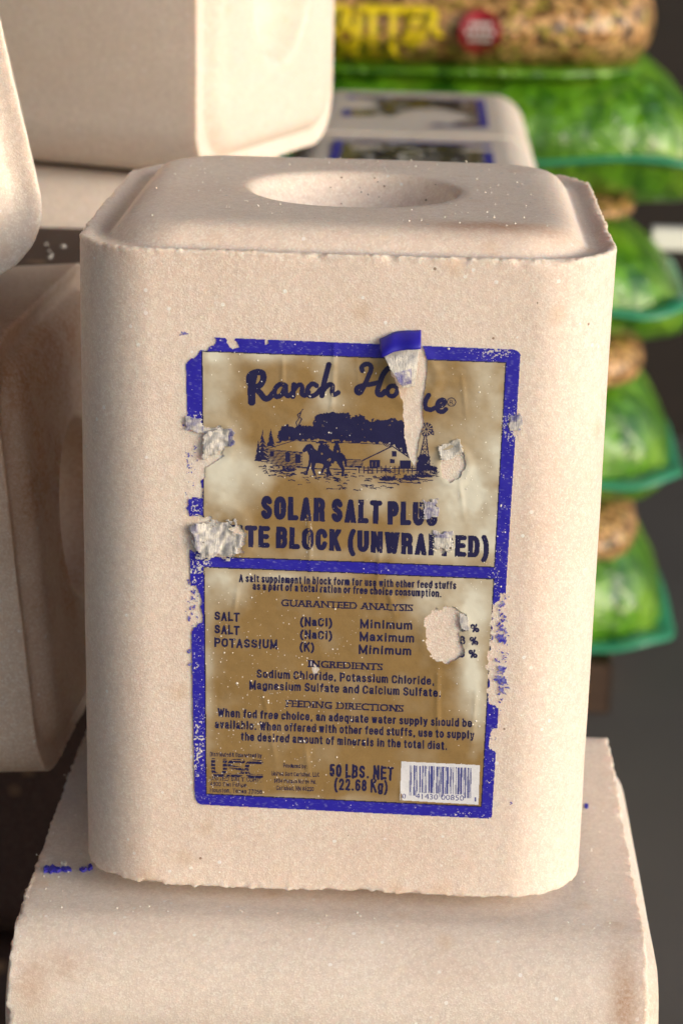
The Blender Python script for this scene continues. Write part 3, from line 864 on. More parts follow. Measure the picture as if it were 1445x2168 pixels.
bs([(764, 200), (762, 186), (778, 174), (796, 178), (800, 196), (788, 226), (772, 262), (756, 290), (742, 288), (742, 272), (762, 262), (800, 256), (836, 248)], 8.5)
bs([(884, 184), (864, 196), (846, 222), (832, 262), (826, 290), (840, 300), (856, 286)], 9.5)
bs([(896, 262), (878, 264), (866, 282), (872, 300), (890, 304), (904, 290), (906, 270), (896, 262), (912, 272), (935, 268)], 8)
bs([(930, 268), (932, 296), (948, 304), (964, 288), (972, 270), (972, 300), (984, 308)], 8)
bs([(1034, 300), (1024, 318), (1018, 340), (1026, 356), (1044, 360)], 8.5)
bs([(1044, 360), (1066, 350), (1090, 342), (1100, 330), (1092, 320), (1076, 326), (1068, 346), (1074, 364), (1092, 368), (1104, 358)], 8)
ring = [(1127 + 17 * math.cos(a), 329 + 17 * math.sin(a)) for a in np.linspace(0, 2 * PI, 22)]
stroke_mask(brand, px(ring), 1.9)
text_mask(brand, 'R', (950.5, 856), (959.5, 856.5), 10, 0.0)

LINES = []
def line_part(name, fn, *a, **k):
    m_ = np.zeros_like(full); fn(m_, *a, **k); LINES.append((name, m_))
line_part('title_lettering', letter_mask, 'SOLAR SALT PLUS', (552, 1098), (925, 1114), 50, 11.4, .20, True)
line_part('title_lettering', letter_mask, 'WHITE BLOCK (UNWRAPPED)', (437, 1153), (1034, 1181), 46, 10.8, .20, True)
line_part('statement_lettering', letter_mask, 'A salt supplement in block form for use with other feed stuffs', (506, 1231), (965, 1247), 16.5, 3.2, .16)
line_part('statement_lettering', letter_mask, 'as a part of a total ration or free choice consumption.', (535, 1248), (934, 1264), 16.5, 3.2, .16)
line_part('heading_lettering', text_mask, 'GUARANTEED ANALYSIS', (595, 1282), (873, 1293), 13.5, 0.022, 1.04, serif=True)
line_part('heading_lettering', text_mask, 'INGREDIENTS', (653, 1411), (809, 1418), 13.5, 0.022, 1.04, serif=True)
line_part('heading_lettering', text_mask, 'FEEDING DIRECTIONS', (606, 1495), (853, 1506), 13.5, 0.022, 1.04, serif=True)
for s, A, B in [('SALT', (454, 1312), (507, 1315)), ('SALT', (454, 1340), (507, 1343)), ('POTASSIUM', (454, 1368), (587, 1373)),
                ('(NaCl)', (635, 1324), (703, 1327)), ('(NaCl)', (635, 1351), (703, 1354)), ('(K)', (634, 1377), (665, 1379)),
                ('Minimum', (762, 1329), (872, 1333)), ('Maximum', (761, 1356), (876, 1360)), ('Minimum', (759, 1383), (870, 1387)),
                ('%', (994, 1338), (1014, 1339)), ('%', (992, 1365), (1012, 1366)), ('%', (990, 1392), (1010, 1393)),
                ('95.8', (932, 1334), (986, 1337)), ('98.8', (930, 1361), (984, 1364)), ('1.0', (950, 1389), (983, 1391))]:
    line_part('analysis_lettering', letter_mask, s, A, B, 18.5, 4.1, .17)
for s, A, B in [('Sodium Chloride, Potassium Chloride,', (543, 1434), (919, 1450)), ('Magnesium Sulfate and Calcium Sulfate.', (528, 1458), (933, 1475)),
                ('When fed free choice, an adequate water supply should be', (461, 1517), (998, 1539)),
                ('available. When offered with other feed stuffs, use to supply', (455, 1541), (1003, 1564)),
                ('the desired amount of minerals in the total diet.', (510, 1567), (946, 1587))]:
    line_part('text_lettering', letter_mask, s, A, B, 18, 3.5, .17)
for s, A, B in [('Distributed & Guaranteed by', (445, 1600), (554, 1603)), ('UNITED SALT CORP.', (445, 1651), (554, 1655)),
                ('4800 San Felipe', (445, 1663), (522, 1666)), ('Houston, Texas 77056', (445, 1676), (555, 1680)),
                ('Produced by:', (600, 1624), (650, 1626)), ('United Salt Carlsbad, LLC', (575, 1641), (676, 1644)),
                ('1434 Potash Mines Rd.', (580, 1656), (670, 1659)), ('Carlsbad, NM 88220', (585, 1671), (664, 1674))]:
    line_part('address_lettering', letter_mask, s, A, B, 9, 1.3, .16)
line_part('weight_lettering', letter_mask, '50 LBS. NET', (697, 1643), (832, 1650), 27, 5.0, .20)
line_part('weight_lettering', letter_mask, '(22.68 Kg)', (707, 1671), (820, 1677), 25, 4.4, .18)
usc = np.zeros_like(full)
stroke_mask(usc, smooth_pts([(452, 1608), (452, 1630), (458, 1639), (470, 1639), (476, 1630), (476, 1609)]), 9)
stroke_mask(usc, smooth_pts([(515, 1611), (496, 1610), (487, 1614), (487, 1621), (495, 1624), (506, 1626), (513, 1630), (511, 1638), (500, 1641), (484, 1640)]), 8)
stroke_mask(usc, smooth_pts([(553, 1613), (534, 1612), (524, 1618), (523, 1634), (532, 1642), (553, 1642)]), 9)
usc &= ~((((gy - (gx - 445) * .035 - 1606) % 7.4) < 1.9))
# --- bar code
bc_p = [(849, 1611), (1015, 1619), (1012, 1703), (846, 1693)]
bc_white = poly_mask(bc_p)
bars = np.zeros_like(full)
rb = random.Random(5)
xb = 868.0
digits_l = ['0001101', '0011001', '0010011', '0111101', '0100011', '0110001', '0101111', '0111011', '0110111', '0001011']
code = '041430008501'
bits = '101' + ''.join(digits_l[int(c)] for c in code[:6]) + '01010' + ''.join(''.join('1' if q == '0' else '0' for q in digits_l[int(c)]) for c in code[6:]) + '101'
bwid = (997 - 867) / len(bits)
for k, q in enumerate(bits):
    if q == '1':
        xa = 867 + k * bwid; xc = xa + bwid * 1.02
        tall = k < 10 or k > len(bits) - 11 or 44 < k < 52
        ya = 1619 + (xa - 867) * .045; yb = (1683 if tall else 1676) + (xa - 867) * .05
        bars |= poly_mask([(xa, ya), (xc, ya), (xc - 1, yb), (xa - 1, yb)])
barnum = np.zeros_like(full)
text_mask(barnum, '0', (851, 1689), (858, 1689.4), 10, 0.0)
text_mask(barnum, '41430', (879, 1690), (926, 1692), 11, 0.0)
text_mask(barnum, '00850', (933, 1692), (981, 1694.5), 11, 0.0)
text_mask(barnum, '1', (1004, 1696), (1007, 1696), 9, 0.0)

# --- the ranch drawing
art = np.zeros_like(full)
art |= poly_mask(px([(418, 492), (422, 455), (436, 430), (462, 424), (480, 430), (505, 422), (530, 428), (556, 418), (568, 395), (600, 372), (655, 366), (708, 374), (722, 388), (765, 380), (778, 396), (812, 408), (838, 396), (880, 400), (940, 404), (945, 470), (962, 556), (925, 528), (888, 500), (845, 492), (700, 496), (610, 486), (520, 482), (470, 486)]), 7, 201, 0.16)
hl = fbm(G2, 0.12, 203, 3) > 0.62
art &= ~(hl & (fbm(G2, .5, 205, 1) > 0.0) & (gy < 935))
def ls(p, w=1.6): stroke_mask(art, px(p), w)
# roofs and walls
roofarea = poly_mask(px([(378, 520), (486, 487), (845, 502), (884, 508), (768, 566), (640, 560), (380, 527)]), 1.5, 3)
art &= ~roofarea
ls([(372, 520), (486, 486), (846, 500)]); ls([(372, 522), (520, 534)], 1.8); ls([(640, 558), (768, 566)], 1.8)
ls([(768, 566), (886, 508), (980, 572)], 2.6)
gable = poly_mask(px([(768, 570), (886, 512), (978, 575), (978, 600), (768, 600)]))
art &= ~gable
for (a, b, c, d) in ((884, 528, 903, 551), (876, 561, 896, 578), (794, 564, 836, 596), (918, 566, 962, 600)):
    art |= poly_mask(px([(a, b), (c, b + 1), (c, d), (a, d)]))
art &= ~poly_mask(px([(803, 572), (806, 572), (806, 592), (803, 592)])); art &= ~poly_mask(px([(818, 572), (821, 572), (821, 592), (818, 592)]))
for k in range(9):
    y = 528 + k * 6
    ls([(374, y), (520, y + 10 + k * .6)], 1.5); ls([(690, y + 34), (766, y + 38)] if k < 6 else [(700, 590), (760, 592)], 1.4)
for (a, b, c, d) in ((450, 532, 470, 570), (492, 540, 512, 578), (390, 530, 404, 552)):
    art |= poly_mask(px([(a, b), (c, b + 1), (c, d), (a, d)]))
ls([(486, 486), (486, 466), (515, 468), (515, 486)], 1.8); ls([(490, 474), (512, 476)], 1.4)
art |= poly_mask(px([(845, 482), (858, 478), (886, 482), (886, 510), (866, 512), (845, 502)])) & (((gx + gy) % 5) > 1.3)
ls([(500, 430), (494, 412), (506, 396), (500, 380), (512, 372), (522, 358)], 1.8); ls([(502, 430), (512, 408), (518, 398), (508, 388), (514, 374)], 2.2)
# pines
for (cx, top, bot, hw) in ((358, 450, 572, 30), (392, 446, 508, 18), (340, 490, 566, 14)):
    for k in range(7):
        t = k / 6; y = top + (bot - top) * (t * .85); hwk = 3 + hw * t
        art |= poly_mask(px([(cx, y - 10), (cx + hwk, y + 16), (cx, y + 10), (cx - hwk, y + 15)]), 2, 300 + k)
# fence
ls([(748, 596), (900, 600), (1070, 598)], 1.8); ls([(748, 606), (900, 610), (1068, 607)], 1.4)
for k in range(18): ls([(752 + k * 18, 588 + rb.random() * 4), (752 + k * 18, 618)], 1.8)
ls([(400, 585), (560, 600), (740, 604)], 2.2)
# riders
def rider(ox, fl=1):
    q = lambda p: [(ox + fl * a, b) for a, b in p]
    art_pts = [q([(-52, 505), (-38, 498), (-32, 502), (-22, 520), (2, 534), (30, 536), (44, 548), (50, 590), (42, 592), (36, 565), (30, 575), (40, 600), (34, 632), (26, 630), (28, 604), (12, 580), (-14, 578), (-22, 600), (-12, 626), (-22, 630), (-34, 600), (-34, 575), (-42, 600), (-50, 622), (-58, 618), (-46, 585), (-44, 545), (-50, 528), (-66, 534), (-72, 526)]),
               q([(-4, 508), (6, 500), (18, 504), (24, 530), (18, 545), (8, 575), (0, 572), (2, 545), (-8, 530)])]
    m = np.zeros_like(full)
    for k, p in enumerate(art_pts): m |= poly_mask(px(p), 1.5, 400 + k)
    stroke_mask(m, px(q([(8, 494), (8, 500)])), 6.5)
    stroke_mask(m, px(q([(-12, 494), (28, 494)])), 3.2)
    stroke_mask(m, px(q([(0, 489), (16, 489)])), 4)
    return m
halo = np.zeros_like(full)
for ox in (585, 648):
    stroke_mask(halo, px([(ox + 8, 490), (ox + 6, 540)]), 17)
art &= ~(halo & (gy > 930))
art |= rider(590) | rider(652)
for (c, r_) in (((628, 563), 5), ((655, 575), 3.5), ((600, 540), 2.5), ((664, 530), 2.5)):
    art &= ~(np.hypot(gx - px([c])[0][0], gy - px([c])[0][1]) < r_ * .8)
art |= poly_mask(px([(612, 505), (630, 500), (634, 560), (620, 580), (606, 560)]), 2, 9) & (((gx * .7 + gy) % 6) > 2)
# windmill
mc = px([(1025, 440)])[0]
for k in range(12):
    a = k / 12 * 2 * PI + .1
    p1 = (mc[0] + 3 * math.cos(a), mc[1] + 3 * math.sin(a)); pa = (mc[0] + 14.5 * math.cos(a - .17), mc[1] + 14.5 * math.sin(a - .17)); pb = (mc[0] + 14.5 * math.cos(a + .2), mc[1] + 14.5 * math.sin(a + .2))
    art |= poly_mask([p1, pa, pb])
stroke_mask(art, [mc, (mc[0] + .1, mc[1])], 6)
ls([(1040, 452), (1054, 448), (1054, 462), (1042, 458)], 2.2)
ls([(1018, 466), (988, 600)], 2.4); ls([(1024, 466), (1040, 600)], 2.4); ls([(1012, 466), (1030, 466)], 2.2)
for y in (490, 520, 550, 580):
    t = (y - 466) / 134; t2 = (y + 28 - 466) / 134
    ls([(1018 - 30 * t, y), (1024 + 16 * t, y)], 1.6); ls([(1018 - 30 * t, y), (1024 + 16 * t2, y + 28)], 1.3); ls([(1024 + 16 * t, y), (1018 - 30 * t2, y + 28)], 1.3)
art |= poly_mask(px([(984, 560), (1000, 545), (1020, 540), (1040, 552), (1036, 575), (1070, 596), (1074, 612), (985, 608)]), 6, 211, .2)
# bushes, grass and ground strokes
for (cx, cy, sz, k) in ((462, 612, 34, 16), (868, 650, 40, 20), (958, 648, 42, 18), (1010, 636, 40, 14), (350, 560, 22, 10)):
    for i in range(k):
        a = PI * (0.08 + .84 * i / (k - 1)); rr = sz * (0.7 + rb.random() * .4)
        ls([(cx + rb.uniform(-5, 5), cy), (cx + math.cos(a) * rr, cy - math.sin(a) * rr * .62)], 2.0)
    ls([(cx - sz, cy + 6), (cx + sz, cy + 12)], 2)
for i in range(150):
    u = rb.random(); x = 345 + u * 720; half = 62 * math.sqrt(max(0, 1 - ((x - 705) / 365) ** 2))
    y = 585 + (x - 345) * .03 + rb.random() * half * 1.5
    if 535 < x < 740 and y < 625: continue
    l = rb.uniform(6, 26)
    ls([(x, y), (x + l * .5, y - rb.uniform(0, 3)), (x + l, y + rb.uniform(-1, 4))], rb.uniform(1.1, 2.2))
for i in range(26):
    x = 560 + rb.random() * 175; y = 612 + rb.random() * 40
    ls([(x, y), (x + rb.uniform(8, 26), y + rb.uniform(-2, 4))], rb.uniform(1.4, 2.4))

# --- label relief: creases and the salt underneath pushing through
def relief(x, y):
    P = np.stack([x, y], -1)
    h = fbm(P, 0.012, 5, 3) * 0.00025 + fbm(P, 0.06, 8, 2) * 0.00006
    def crease(x0, wd, a, ya, yb, sl=0.0, ph=0):
        a = a * .65
        xx = x - (x0 + sl * (y - ya) + 5 * np.sin(y * .011 + ph))
        return a * np.exp(-(xx / wd) ** 2) * np.clip((y - ya) / 40, 0, 1) * np.clip((yb - y) / 60, 0, 1)
    h = h + crease(702, 5, .00055, 700, 900) + crease(597, 3.5, .0005, 740, 850, .05, 1) + crease(800, 4, .0004, 1130, 1290, -.02, 2)
    h = h + crease(812, 5, .0006, 1230, 1330, .25) + crease(930, 4, .0005, 1400, 1580, .0, 1) + crease(975, 4, .0005, 1000, 1110, .1)
    h = h + crease(645, 4, .0005, 1060, 1230, .06, 2) + crease(500, 4, .0005, 1230, 1330, -.1, 1) + crease(760, 3, .00045, 745, 830, .02, 3) + crease(980, 3.5, .0004, 780, 900, .05, 3)
    h = h + crease(560, 5, .0004, 1450, 1640, .12, 2) + crease(1010, 4, .0004, 1440, 1600, -.05, 0) + crease(850, 3.5, .0005, 1640, 1730, 0, 0) + crease(640, 4, .0004, 1560, 1700, 0.1, 3)
    for (cx, cy, rr, a) in ((945, 1345, 60, .0008), (958, 985, 42, .0009), (450, 940, 50, .0008), (465, 1140, 75, .0010), (875, 800, 60, .0010)):
        d = np.hypot(x - cx, (y - cy) * .85)
        h = h + a * .35 * np.exp(-((d - rr * .8) / (rr * .2)) ** 2)
    return h

lab = None
def raster_part(name, mask, mat, lift, parent, runmax=6, fade=None, kind=None):
    """every run of set cells in a row becomes one strip of the sheet"""
    quads = []
    for i in range(GH):
        row = mask[i]
        if not row.any(): continue
        d = np.diff(np.concatenate([[0], row.astype(np.int8), [0]]))
        s = np.where(d == 1)[0]; e = np.where(d == -1)[0]
        for a, b in zip(s, e):
            while a < b:
                c = min(b, a + runmax); quads.append((i, a, c)); a = c
    if not quads: return None
    q = np.array(quads, float)
    ys0 = Y0 + q[:, 0] * CS; ys1 = ys0 + CS; xs0 = X0 + q[:, 1] * CS; xs1 = X0 + q[:, 2] * CS
    x = np.stack([xs0, xs0, xs1, xs1], 1).ravel(); y = np.stack([ys0, ys1, ys1, ys0], 1).ravel()
    # share vertices so that the sheet shades smoothly
    key = np.round(x * 2).astype(np.int64) * 100000 + np.round(y * 2).astype(np.int64)
    uq, first, inv = np.unique(key, return_index=True, return_inverse=True)
    x, y = x[first], y[first]
    wx, wz = to_plane(x, y)
    wy = -(relief(x, y) + lift)
    V = np.stack([wx, wy - D / 2, wz + 0.005], 1)
    F = inv.reshape(-1, 4)
    at = None
    if fade is not None: at = {'fade': np.clip(fade(x, y), 0, 1)}
    o = mesh_obj(name, V, F, mat, attrs=at)
    o.parent = parent
    if kind: o['kind'] = kind
    return o

def fade_fn(x, y):
    P = np.stack([x, y], -1)
    z = lambda c, s: np.exp(-(((x - c[0]) / s[0]) ** 2 + ((y - c[1]) / s[1]) ** 2))
    f = 0
    for c, s, a in [((450, 790), (40, 110), .75), ((560, 752), (140, 16), .6), ((690, 850), (30, 45), .8), ((700, 770), (60, 30), .45), ((1040, 800), (36, 90), .75), ((900, 790), (60, 40), .35),
                    ((1010, 1080), (75, 160), 1.0), ((950, 1020), (60, 60), .6), ((460, 1030), (55, 110), .95), ((520, 985), (50, 40), .6), ((560, 1012), (30, 25), .5), ((790, 1050), (60, 40), .55),
                    ((455, 1240), (40, 40), .7), ((960, 1270), (100, 45), .9), ((1000, 1440), (36, 70), .95), ((1010, 1540), (22, 60), .5), ((500, 1250), (30, 30), .4),
                    ((1000, 1330), (30, 50), .8), ((640, 900), (20, 40), .2), ((440, 1430), (12, 150), .45), ((600, 1690), (200, 10), .3), ((760, 1220), (200, 14), .35),
                    ((870, 950), (60, 50), .45), ((820, 1170), (200, 20), .4), ((560, 1220), (100, 15), .4), ((1055, 950), (20, 120), .35), ((905, 1150), (50, 50), .4)]:
        f = f + a * z(c, s)
    n = fbm(P, 0.02, 71, 4)
    return np.clip(f * (0.8 + .6 * n) + .18 * n, 0, 1) ** .9 * .96

lab = raster_part('label', paper, M_PAPER, 0.00035, hero, 8)
lab['label'] = 'gold and blue paper label, torn and peeling in places'
raster_part('gold_panel', gold_p, M_GOLD, 0.00042, lab, 4, fade_fn)
raster_part('blue_border', blue_p, M_BLUE, 0.00042, lab, 4, lambda x, y: np.clip(fbm(np.stack([x, y], -1), .3, 33, 2) - .35, 0, 1) * .8)
raster_part('blue_residue', residue, M_BLUE, 0.00036, lab, 4, lambda x, y: np.clip(.25 + .6 * fbm(np.stack([x, y], -1), .2, 34, 2), 0, 1), 'stuff')
ink_ok = paper & ~worn & ~thin & ~tear
raster_part('border_outline', outl & ink_ok, M_NAVY, 0.00046, lab, 6)
for nm, mk in [('brand_lettering', brand), ('ranch_drawing', art), ('company_logo', usc)] + LINES:
    raster_part(nm, mk & ink_ok & gold, M_NAVY, 0.00047, lab, 6)
raster_part('barcode_panel', bc_white & paper & ~(worn & thin), M_WHITE, 0.00047, lab, 6)
raster_part('barcode', (bars | barnum) & paper & ~thin, M_NAVY, 0.00051, lab, 6) if False else raster_part('barcode', (bars | barnum) & paper & ~thin, film_material('barcode_ink', (0.05, 0.06, 0.26), 0.5), 0.00051, lab, 6)

# salt grains sticking to the label
rg = random.Random(9)
gv, gf = [], []
def grain(cx, cy, cz_, r):
    b = len(gv)
    for (a, e, f) in ((1, 0, 0), (-1, 0, 0), (0, 1, 0), (0, -1, 0), (0, 0, 1), (0, 0, -1)):
        k = r * rg.uniform(.7, 1.25)
        gv.append((cx + a * k, cy + e * k * .6, cz_ + f * k))
    for t in ((0, 4, 2), (0, 3, 4), (0, 5, 3), (0, 2, 5), (1, 2, 4), (1, 4, 3), (1, 3, 5), (1, 5, 2)): gf.append(tuple(b + q for q in t))
pts = []
while len(pts) < 700:
    x = rg.uniform(400, 1095); y = rg.uniform(715, 1735)
    dens = 0.05 + 0.9 * math.exp(-((x - 560) / 150) ** 2 - ((y - 1480) / 190) ** 2) + .35 * math.exp(-((x - 1040) / 60) ** 2) + .3 * math.exp(-((x - 600) / 120) ** 2 - ((y - 850) / 110) ** 2)
    if rg.random() > dens: continue
    i, j = int((y - Y0)), int((x - X0))
    if not (0 <= i < GH and 0 <= j < GW) or not paper[i, j]: continue
    pts.append((x, y))
pa = np.array(pts); wx, wz = to_plane(pa[:, 0], pa[:, 1]); rel = relief(pa[:, 0], pa[:, 1])
for k in range(len(pts)):
    grain(wx[k], -D / 2 - rel[k] - .00055, wz[k] + .005, abs(rg.gauss(0, 1)) * .00015 + .00010)
o = mesh_obj('salt_grains', gv, gf, M_CRUMB, lab, smooth=False); o['kind'] = 'stuff'

# crumpled scraps and flaps of the torn label
def crumple(name, quad, seed, up, nu=46, nv=46, rag=0.22, inkf=None, rough_=1.0, curl=None):
    """quad: four corners in the label layout; up: height in m; ragged outline"""
    q = np.array(quad, float)
    V, A, keep = [], [], {}
    us, vs = np.meshgrid(np.linspace(0, 1, nu), np.linspace(0, 1, nv))
    x = (q[0, 0] * (1 - us) + q[1, 0] * us) * (1 - vs) + (q[3, 0] * (1 - us) + q[2, 0] * us) * vs
    y = (q[0, 1] * (1 - us) + q[1, 1] * us) * (1 - vs) + (q[3, 1] * (1 - us) + q[2, 1] * us) * vs
    P = np.stack([x, y], -1)
    e = np.minimum(np.minimum(us, 1 - us), np.minimum(vs, 1 - vs))
    ok = e > rag * .5 * (1 + fbm(P, 0.06, seed, 2) * 1.6 + .7 * vnoise(P * np.array([.35, 1]), .45, seed + 4)) - .02
    hgt = 1 - np.abs(fbm(P, .03, seed + 1, 2)) * 1.8
    fold = np.abs(((x * .7 + y * .9 + 9 * vnoise(P, .05, seed + 6)) / 17.0) % 2 - 1)
    hh = up * (.40 + .50 * vnoise(P, .036, seed + 1, True) + .30 * fold + .10 * vnoise(P, .14, seed + 2, True) * rough_)
    if curl is not None: hh = hh + curl(us, vs)
    hh = np.maximum(hh, 0.0006)
    wx, wz = to_plane(x.ravel(), y.ravel())
    V = np.stack([wx, -D / 2 - hh.ravel(), wz + .005], 1)
    idx = np.arange(nu * nv).reshape(nv, nu)
    c = ok[:-1, :-1] & ok[1:, :-1] & ok[:-1, 1:] & ok[1:, 1:]
    F = np.stack([idx[:-1, :-1][c], idx[1:, :-1][c], idx[1:, 1:][c], idx[:-1, 1:][c]], -1)
    ink = np.clip(inkf(us, vs) if inkf else np.zeros_like(us), 0, 1).ravel()
    o = mesh_obj(name, V, F, M_CRUMPLE, attrs={'ink': ink})
    m = o.modifiers.new('thick', 'SOLIDIFY'); m.thickness = 0.00018; m.offset = 0
    o.parent = lab
    return o
crumple('torn_scrap', [(396, 1088), (505, 1096), (535, 1188), (402, 1184)], 11, .0036, 90, 80, .24, lambda u, v: .35 * (u < .2) + .18 * np.abs(np.sin(u * 19 + v * 7)))
crumple('torn_scrap', [(432, 902), (500, 894), (498, 945), (424, 980)], 22, .0030, 60, 60, .2, lambda u, v: .75 * (u > .78) + .1)
crumple('torn_scrap', [(386, 876), (432, 878), (440, 918), (392, 910)], 33, .0018, 50, 50, .2, lambda u, v: .75 - .3 * v)
crumple('torn_scrap', [(922, 942), (978, 922), (980, 962), (928, 978)], 44, .0026, 56, 54, .16, lambda u, v: 0 * u, .7)
crumple('torn_scrap', [(1072, 872), (1106, 868), (1104, 922), (1070, 924)], 55, .0016, 30, 36, .25, lambda u, v: .55 * (v < .4) + .25)
crumple('torn_scrap', [(912, 1118), (960, 1122), (962, 1170), (915, 1172)], 66, .0013, 34, 34, .3, lambda u, v: .6 * (v < .35))
crumple('torn_scrap', [(890, 1052), (928, 1054), (930, 1100), (892, 1098)], 67, .0010, 30, 30, .32, lambda u, v: .6 + 0 * u)
crumple('torn_scrap', [(963, 1284), (992, 1296), (996, 1342), (976, 1338)], 68, .0013, 24, 30, .2, lambda u, v: .15 + 0 * u)
# the peeled strip: blue front curling over at the top, paper back hanging below
def curlf(u, v): return 0.0055 * np.sin(np.clip(v, 0, 1) * PI * .9) + .002 * (1 - u)
crumple('peeled_flap', [(806, 742), (890, 722), (878, 815), (856, 818)], 77, .0012, 46, 50, .05, lambda u, v: .8 * (v > .5) * (v < .88) * (u < .75), .8, curlf)
def flap_blue():
    q = [(803, 716), (832, 702), (862, 698), (891, 697), (891, 729), (862, 731), (832, 736), (807, 748)]
    P = np.array(q, float)
    top, bot = P[:4], P[4:][::-1]
    nu, nv = 20, 8
    V = []
    for j in range(nv):
        v = j / (nv - 1)
        for i in range(nu):
            u = i / (nu - 1) * 3; k = min(int(u), 2); f = u - k
            t_ = top[k] * (1 - f) + top[k + 1] * f; b_ = bot[k] * (1 - f) + bot[k + 1] * f
            p = t_ * (1 - v) + b_ * v
            wx, wz = to_plane([p[0]], [p[1]])
            hgt = .0012 + .0065 * math.sin(v * PI / 2) ** 1.0 + .0015 * math.sin(i * .5)* .3
            V.append((wx[0], -D / 2 - hgt, wz[0] + .005))
    F = [(j * nu + i, (j + 1) * nu + i, (j + 1) * nu + i + 1, j * nu + i + 1) for j in range(nv - 1) for i in range(nu - 1)]
    o = mesh_obj('peeled_flap', V, F, M_BLUE, attrs={'fade': np.zeros(len(V))})
    m = o.modifiers.new('thick', 'SOLIDIFY'); m.thickness = 0.0002; m.offset = 0
    o.parent = lab
flap_blue()

# ================================================================== SCRAPS AND CRUMBS ON THE LOWER BLOCK
def scrap(cx, cy, sx, sy, z, seed, mat, label, cat='paper scrap', group='blue label scraps on the lower block'):
    rs = random.Random(seed); n = 14
    c = on_z(cx, cy, z)
    V = [(0, 0, .0007)]
    for k in range(n):
        a = k / n * 2 * PI; r_ = rs.uniform(.7, 1.2)
        V.append((math.cos(a) * sx * r_, math.sin(a) * sy * r_, .0003 + rs.random() * .0009))
    b = len(V)
    V += [(v[0], v[1], -.0006) for v in V]
    F = [(0, 1 + k, 1 + (k + 1) % n) for k in range(n)] + [(1 + k, b + 1 + k, b + 1 + (k + 1) % n, 1 + (k + 1) % n) for k in range(n)] + [(b, b + 1 + (k + 1) % n, b + 1 + k) for k in range(n)]
    o = mesh_obj('label_scrap', V, F, mat, smooth=False, attrs={'fade': [0.05] * len(V)})
    o.location = (c[0], c[1], z + .0004)
    return tag(o, label, cat, group)
zt = LT
scrap(106, 1842, .0030, .0032, zt, 1, M_BLUE, 'largest dark blue paper scrap on the lower block, near its left end')
scrap(121, 1844, .0016, .0020, zt, 2, M_BLUE, 'small blue scrap touching the largest scrap on the lower block')
scrap(141, 1842, .0024, .0018, zt, 3, M_BLUE, 'faded blue scrap between the largest scrap and the labelled block')
scrap(136, 1830, .0014, .0016, zt, 4, M_CRUMPLE, 'pale torn paper bit above the faded blue scrap')
scrap(176, 1843, .0017, .0013, zt, 5, M_BLUE, 'thin blue scrap closest to the lower left corner of the labelled block')
scrap(191, 1838, .0011, .0022, zt, 6, M_BLUE, 'blue scrap half under the lower left corner of the labelled block')
scrap(1240, 1708, .0011, .0022, zt, 7, M_BLUE, 'single tiny blue scrap on the lower block, right of the labelled block')

# loose grains fallen on the lower block and specks lying in the hollow of the upright one
def grains(name, pts, mat, parent=None):
    global gv, gf
    gv, gf = [], []
    for (x, y, z, q) in pts: grain(x, y, z, q)
    V = np.array(gv)
    if parent is not None: V = V - np.array(parent.location)
    o = mesh_obj(name, V, gf, mat, parent, smooth=False); o['kind'] = 'stuff'
    return o
rg = random.Random(21)
pts = []
for k in range(26):
    x = rg.uniform(-.12, .12); y = -abs(rg.gauss(0, .004)) - .0005
    if y < -.012: continue
    pts.append((x, y, LT + .0003 - max(0, -.0 - y) ** 2 * 8, rg.uniform(.00015, .0006)))
for k in range(40):
    sd = rg.choice((-1, 1)); pts.append((sd * rg.uniform(.110, .134), rg.uniform(0, .17), LT + .0003, rg.uniform(.00015, .0005)))
tag(grains('loose_salt', pts, M_CRUMB), 'loose salt grains scattered on the lower block around the upright one', 'salt grains')
pts = []
for k in range(170):
    x = rg.uniform(-.085, .085); y = rg.uniform(.022, .195)
    if math.hypot(x, y - D / 2) < .05: continue
    pts.append((x, y, H + .0081, rg.choice((.00018, .00025, .0004, .00022))))
grains('loose_salt', pts, M_CRUMB, hero)
pts = []
for k in range(26):
    a = rg.gauss(1.4, .45); q = rg.uniform(.030, .044); zz = np.interp(q * 1000, [23, 30, 35, 38.6, 41, 42.6, 44], [-20, -15.4, -10, -4.6, .2, 3.8, 6.0]) / 1000
    pts.append((q * math.cos(a), D / 2 + q * math.sin(a), H + zz + .0002, rg.uniform(.0002, .0006)))
grains('dark_grit', pts, film_material('dark_grit', (0.12, 0.07, 0.04), .8), hero)
# salt crumbs on the dark block
rg2 = random.Random(4)
for k, (cx, cy) in enumerate(((106, 548), (104, 534), (134, 525), (110, 541), (98, 520))):
    c = on_z(cx, cy, 0.1955)
    V = []; r_ = .0019 if k in (0, 2) else .0011
    for (a, e, f) in ((1, 0, 0), (-1, 0, 0), (0, 1, 0), (0, -1, 0), (0, 0, 1), (0, 0, -.4), (.6, .6, .5), (-.6, .5, .5)):
        q = r_ * rg2.uniform(.7, 1.2); V.append((a * q, e * q, f * q))
    F = [(0, 2, 6), (0, 6, 4), (2, 4, 6), (2, 1, 7), (7, 1, 4), (2, 7, 4), (0, 4, 3), (1, 3, 4), (0, 5, 2), (2, 5, 1), (1, 5, 3), (3, 5, 0)]
    o = mesh_obj('salt_crumb', V, F, M_CRUMPLE, smooth=False, attrs={'ink': [0.0] * len(V)}); o.location = (c[0], c[1], .1960)
    tag(o, ('largest salt crumb on the dark mineral block', 'small salt crumb just above the largest one on the dark mineral block', 'salt crumb on the dark mineral block nearest to the labelled block', 'tiny salt crumb beside the largest one on the dark mineral block', 'tiny salt crumb at the back left of the dark mineral block')[k], 'salt crumb', 'salt crumbs on the mineral block')

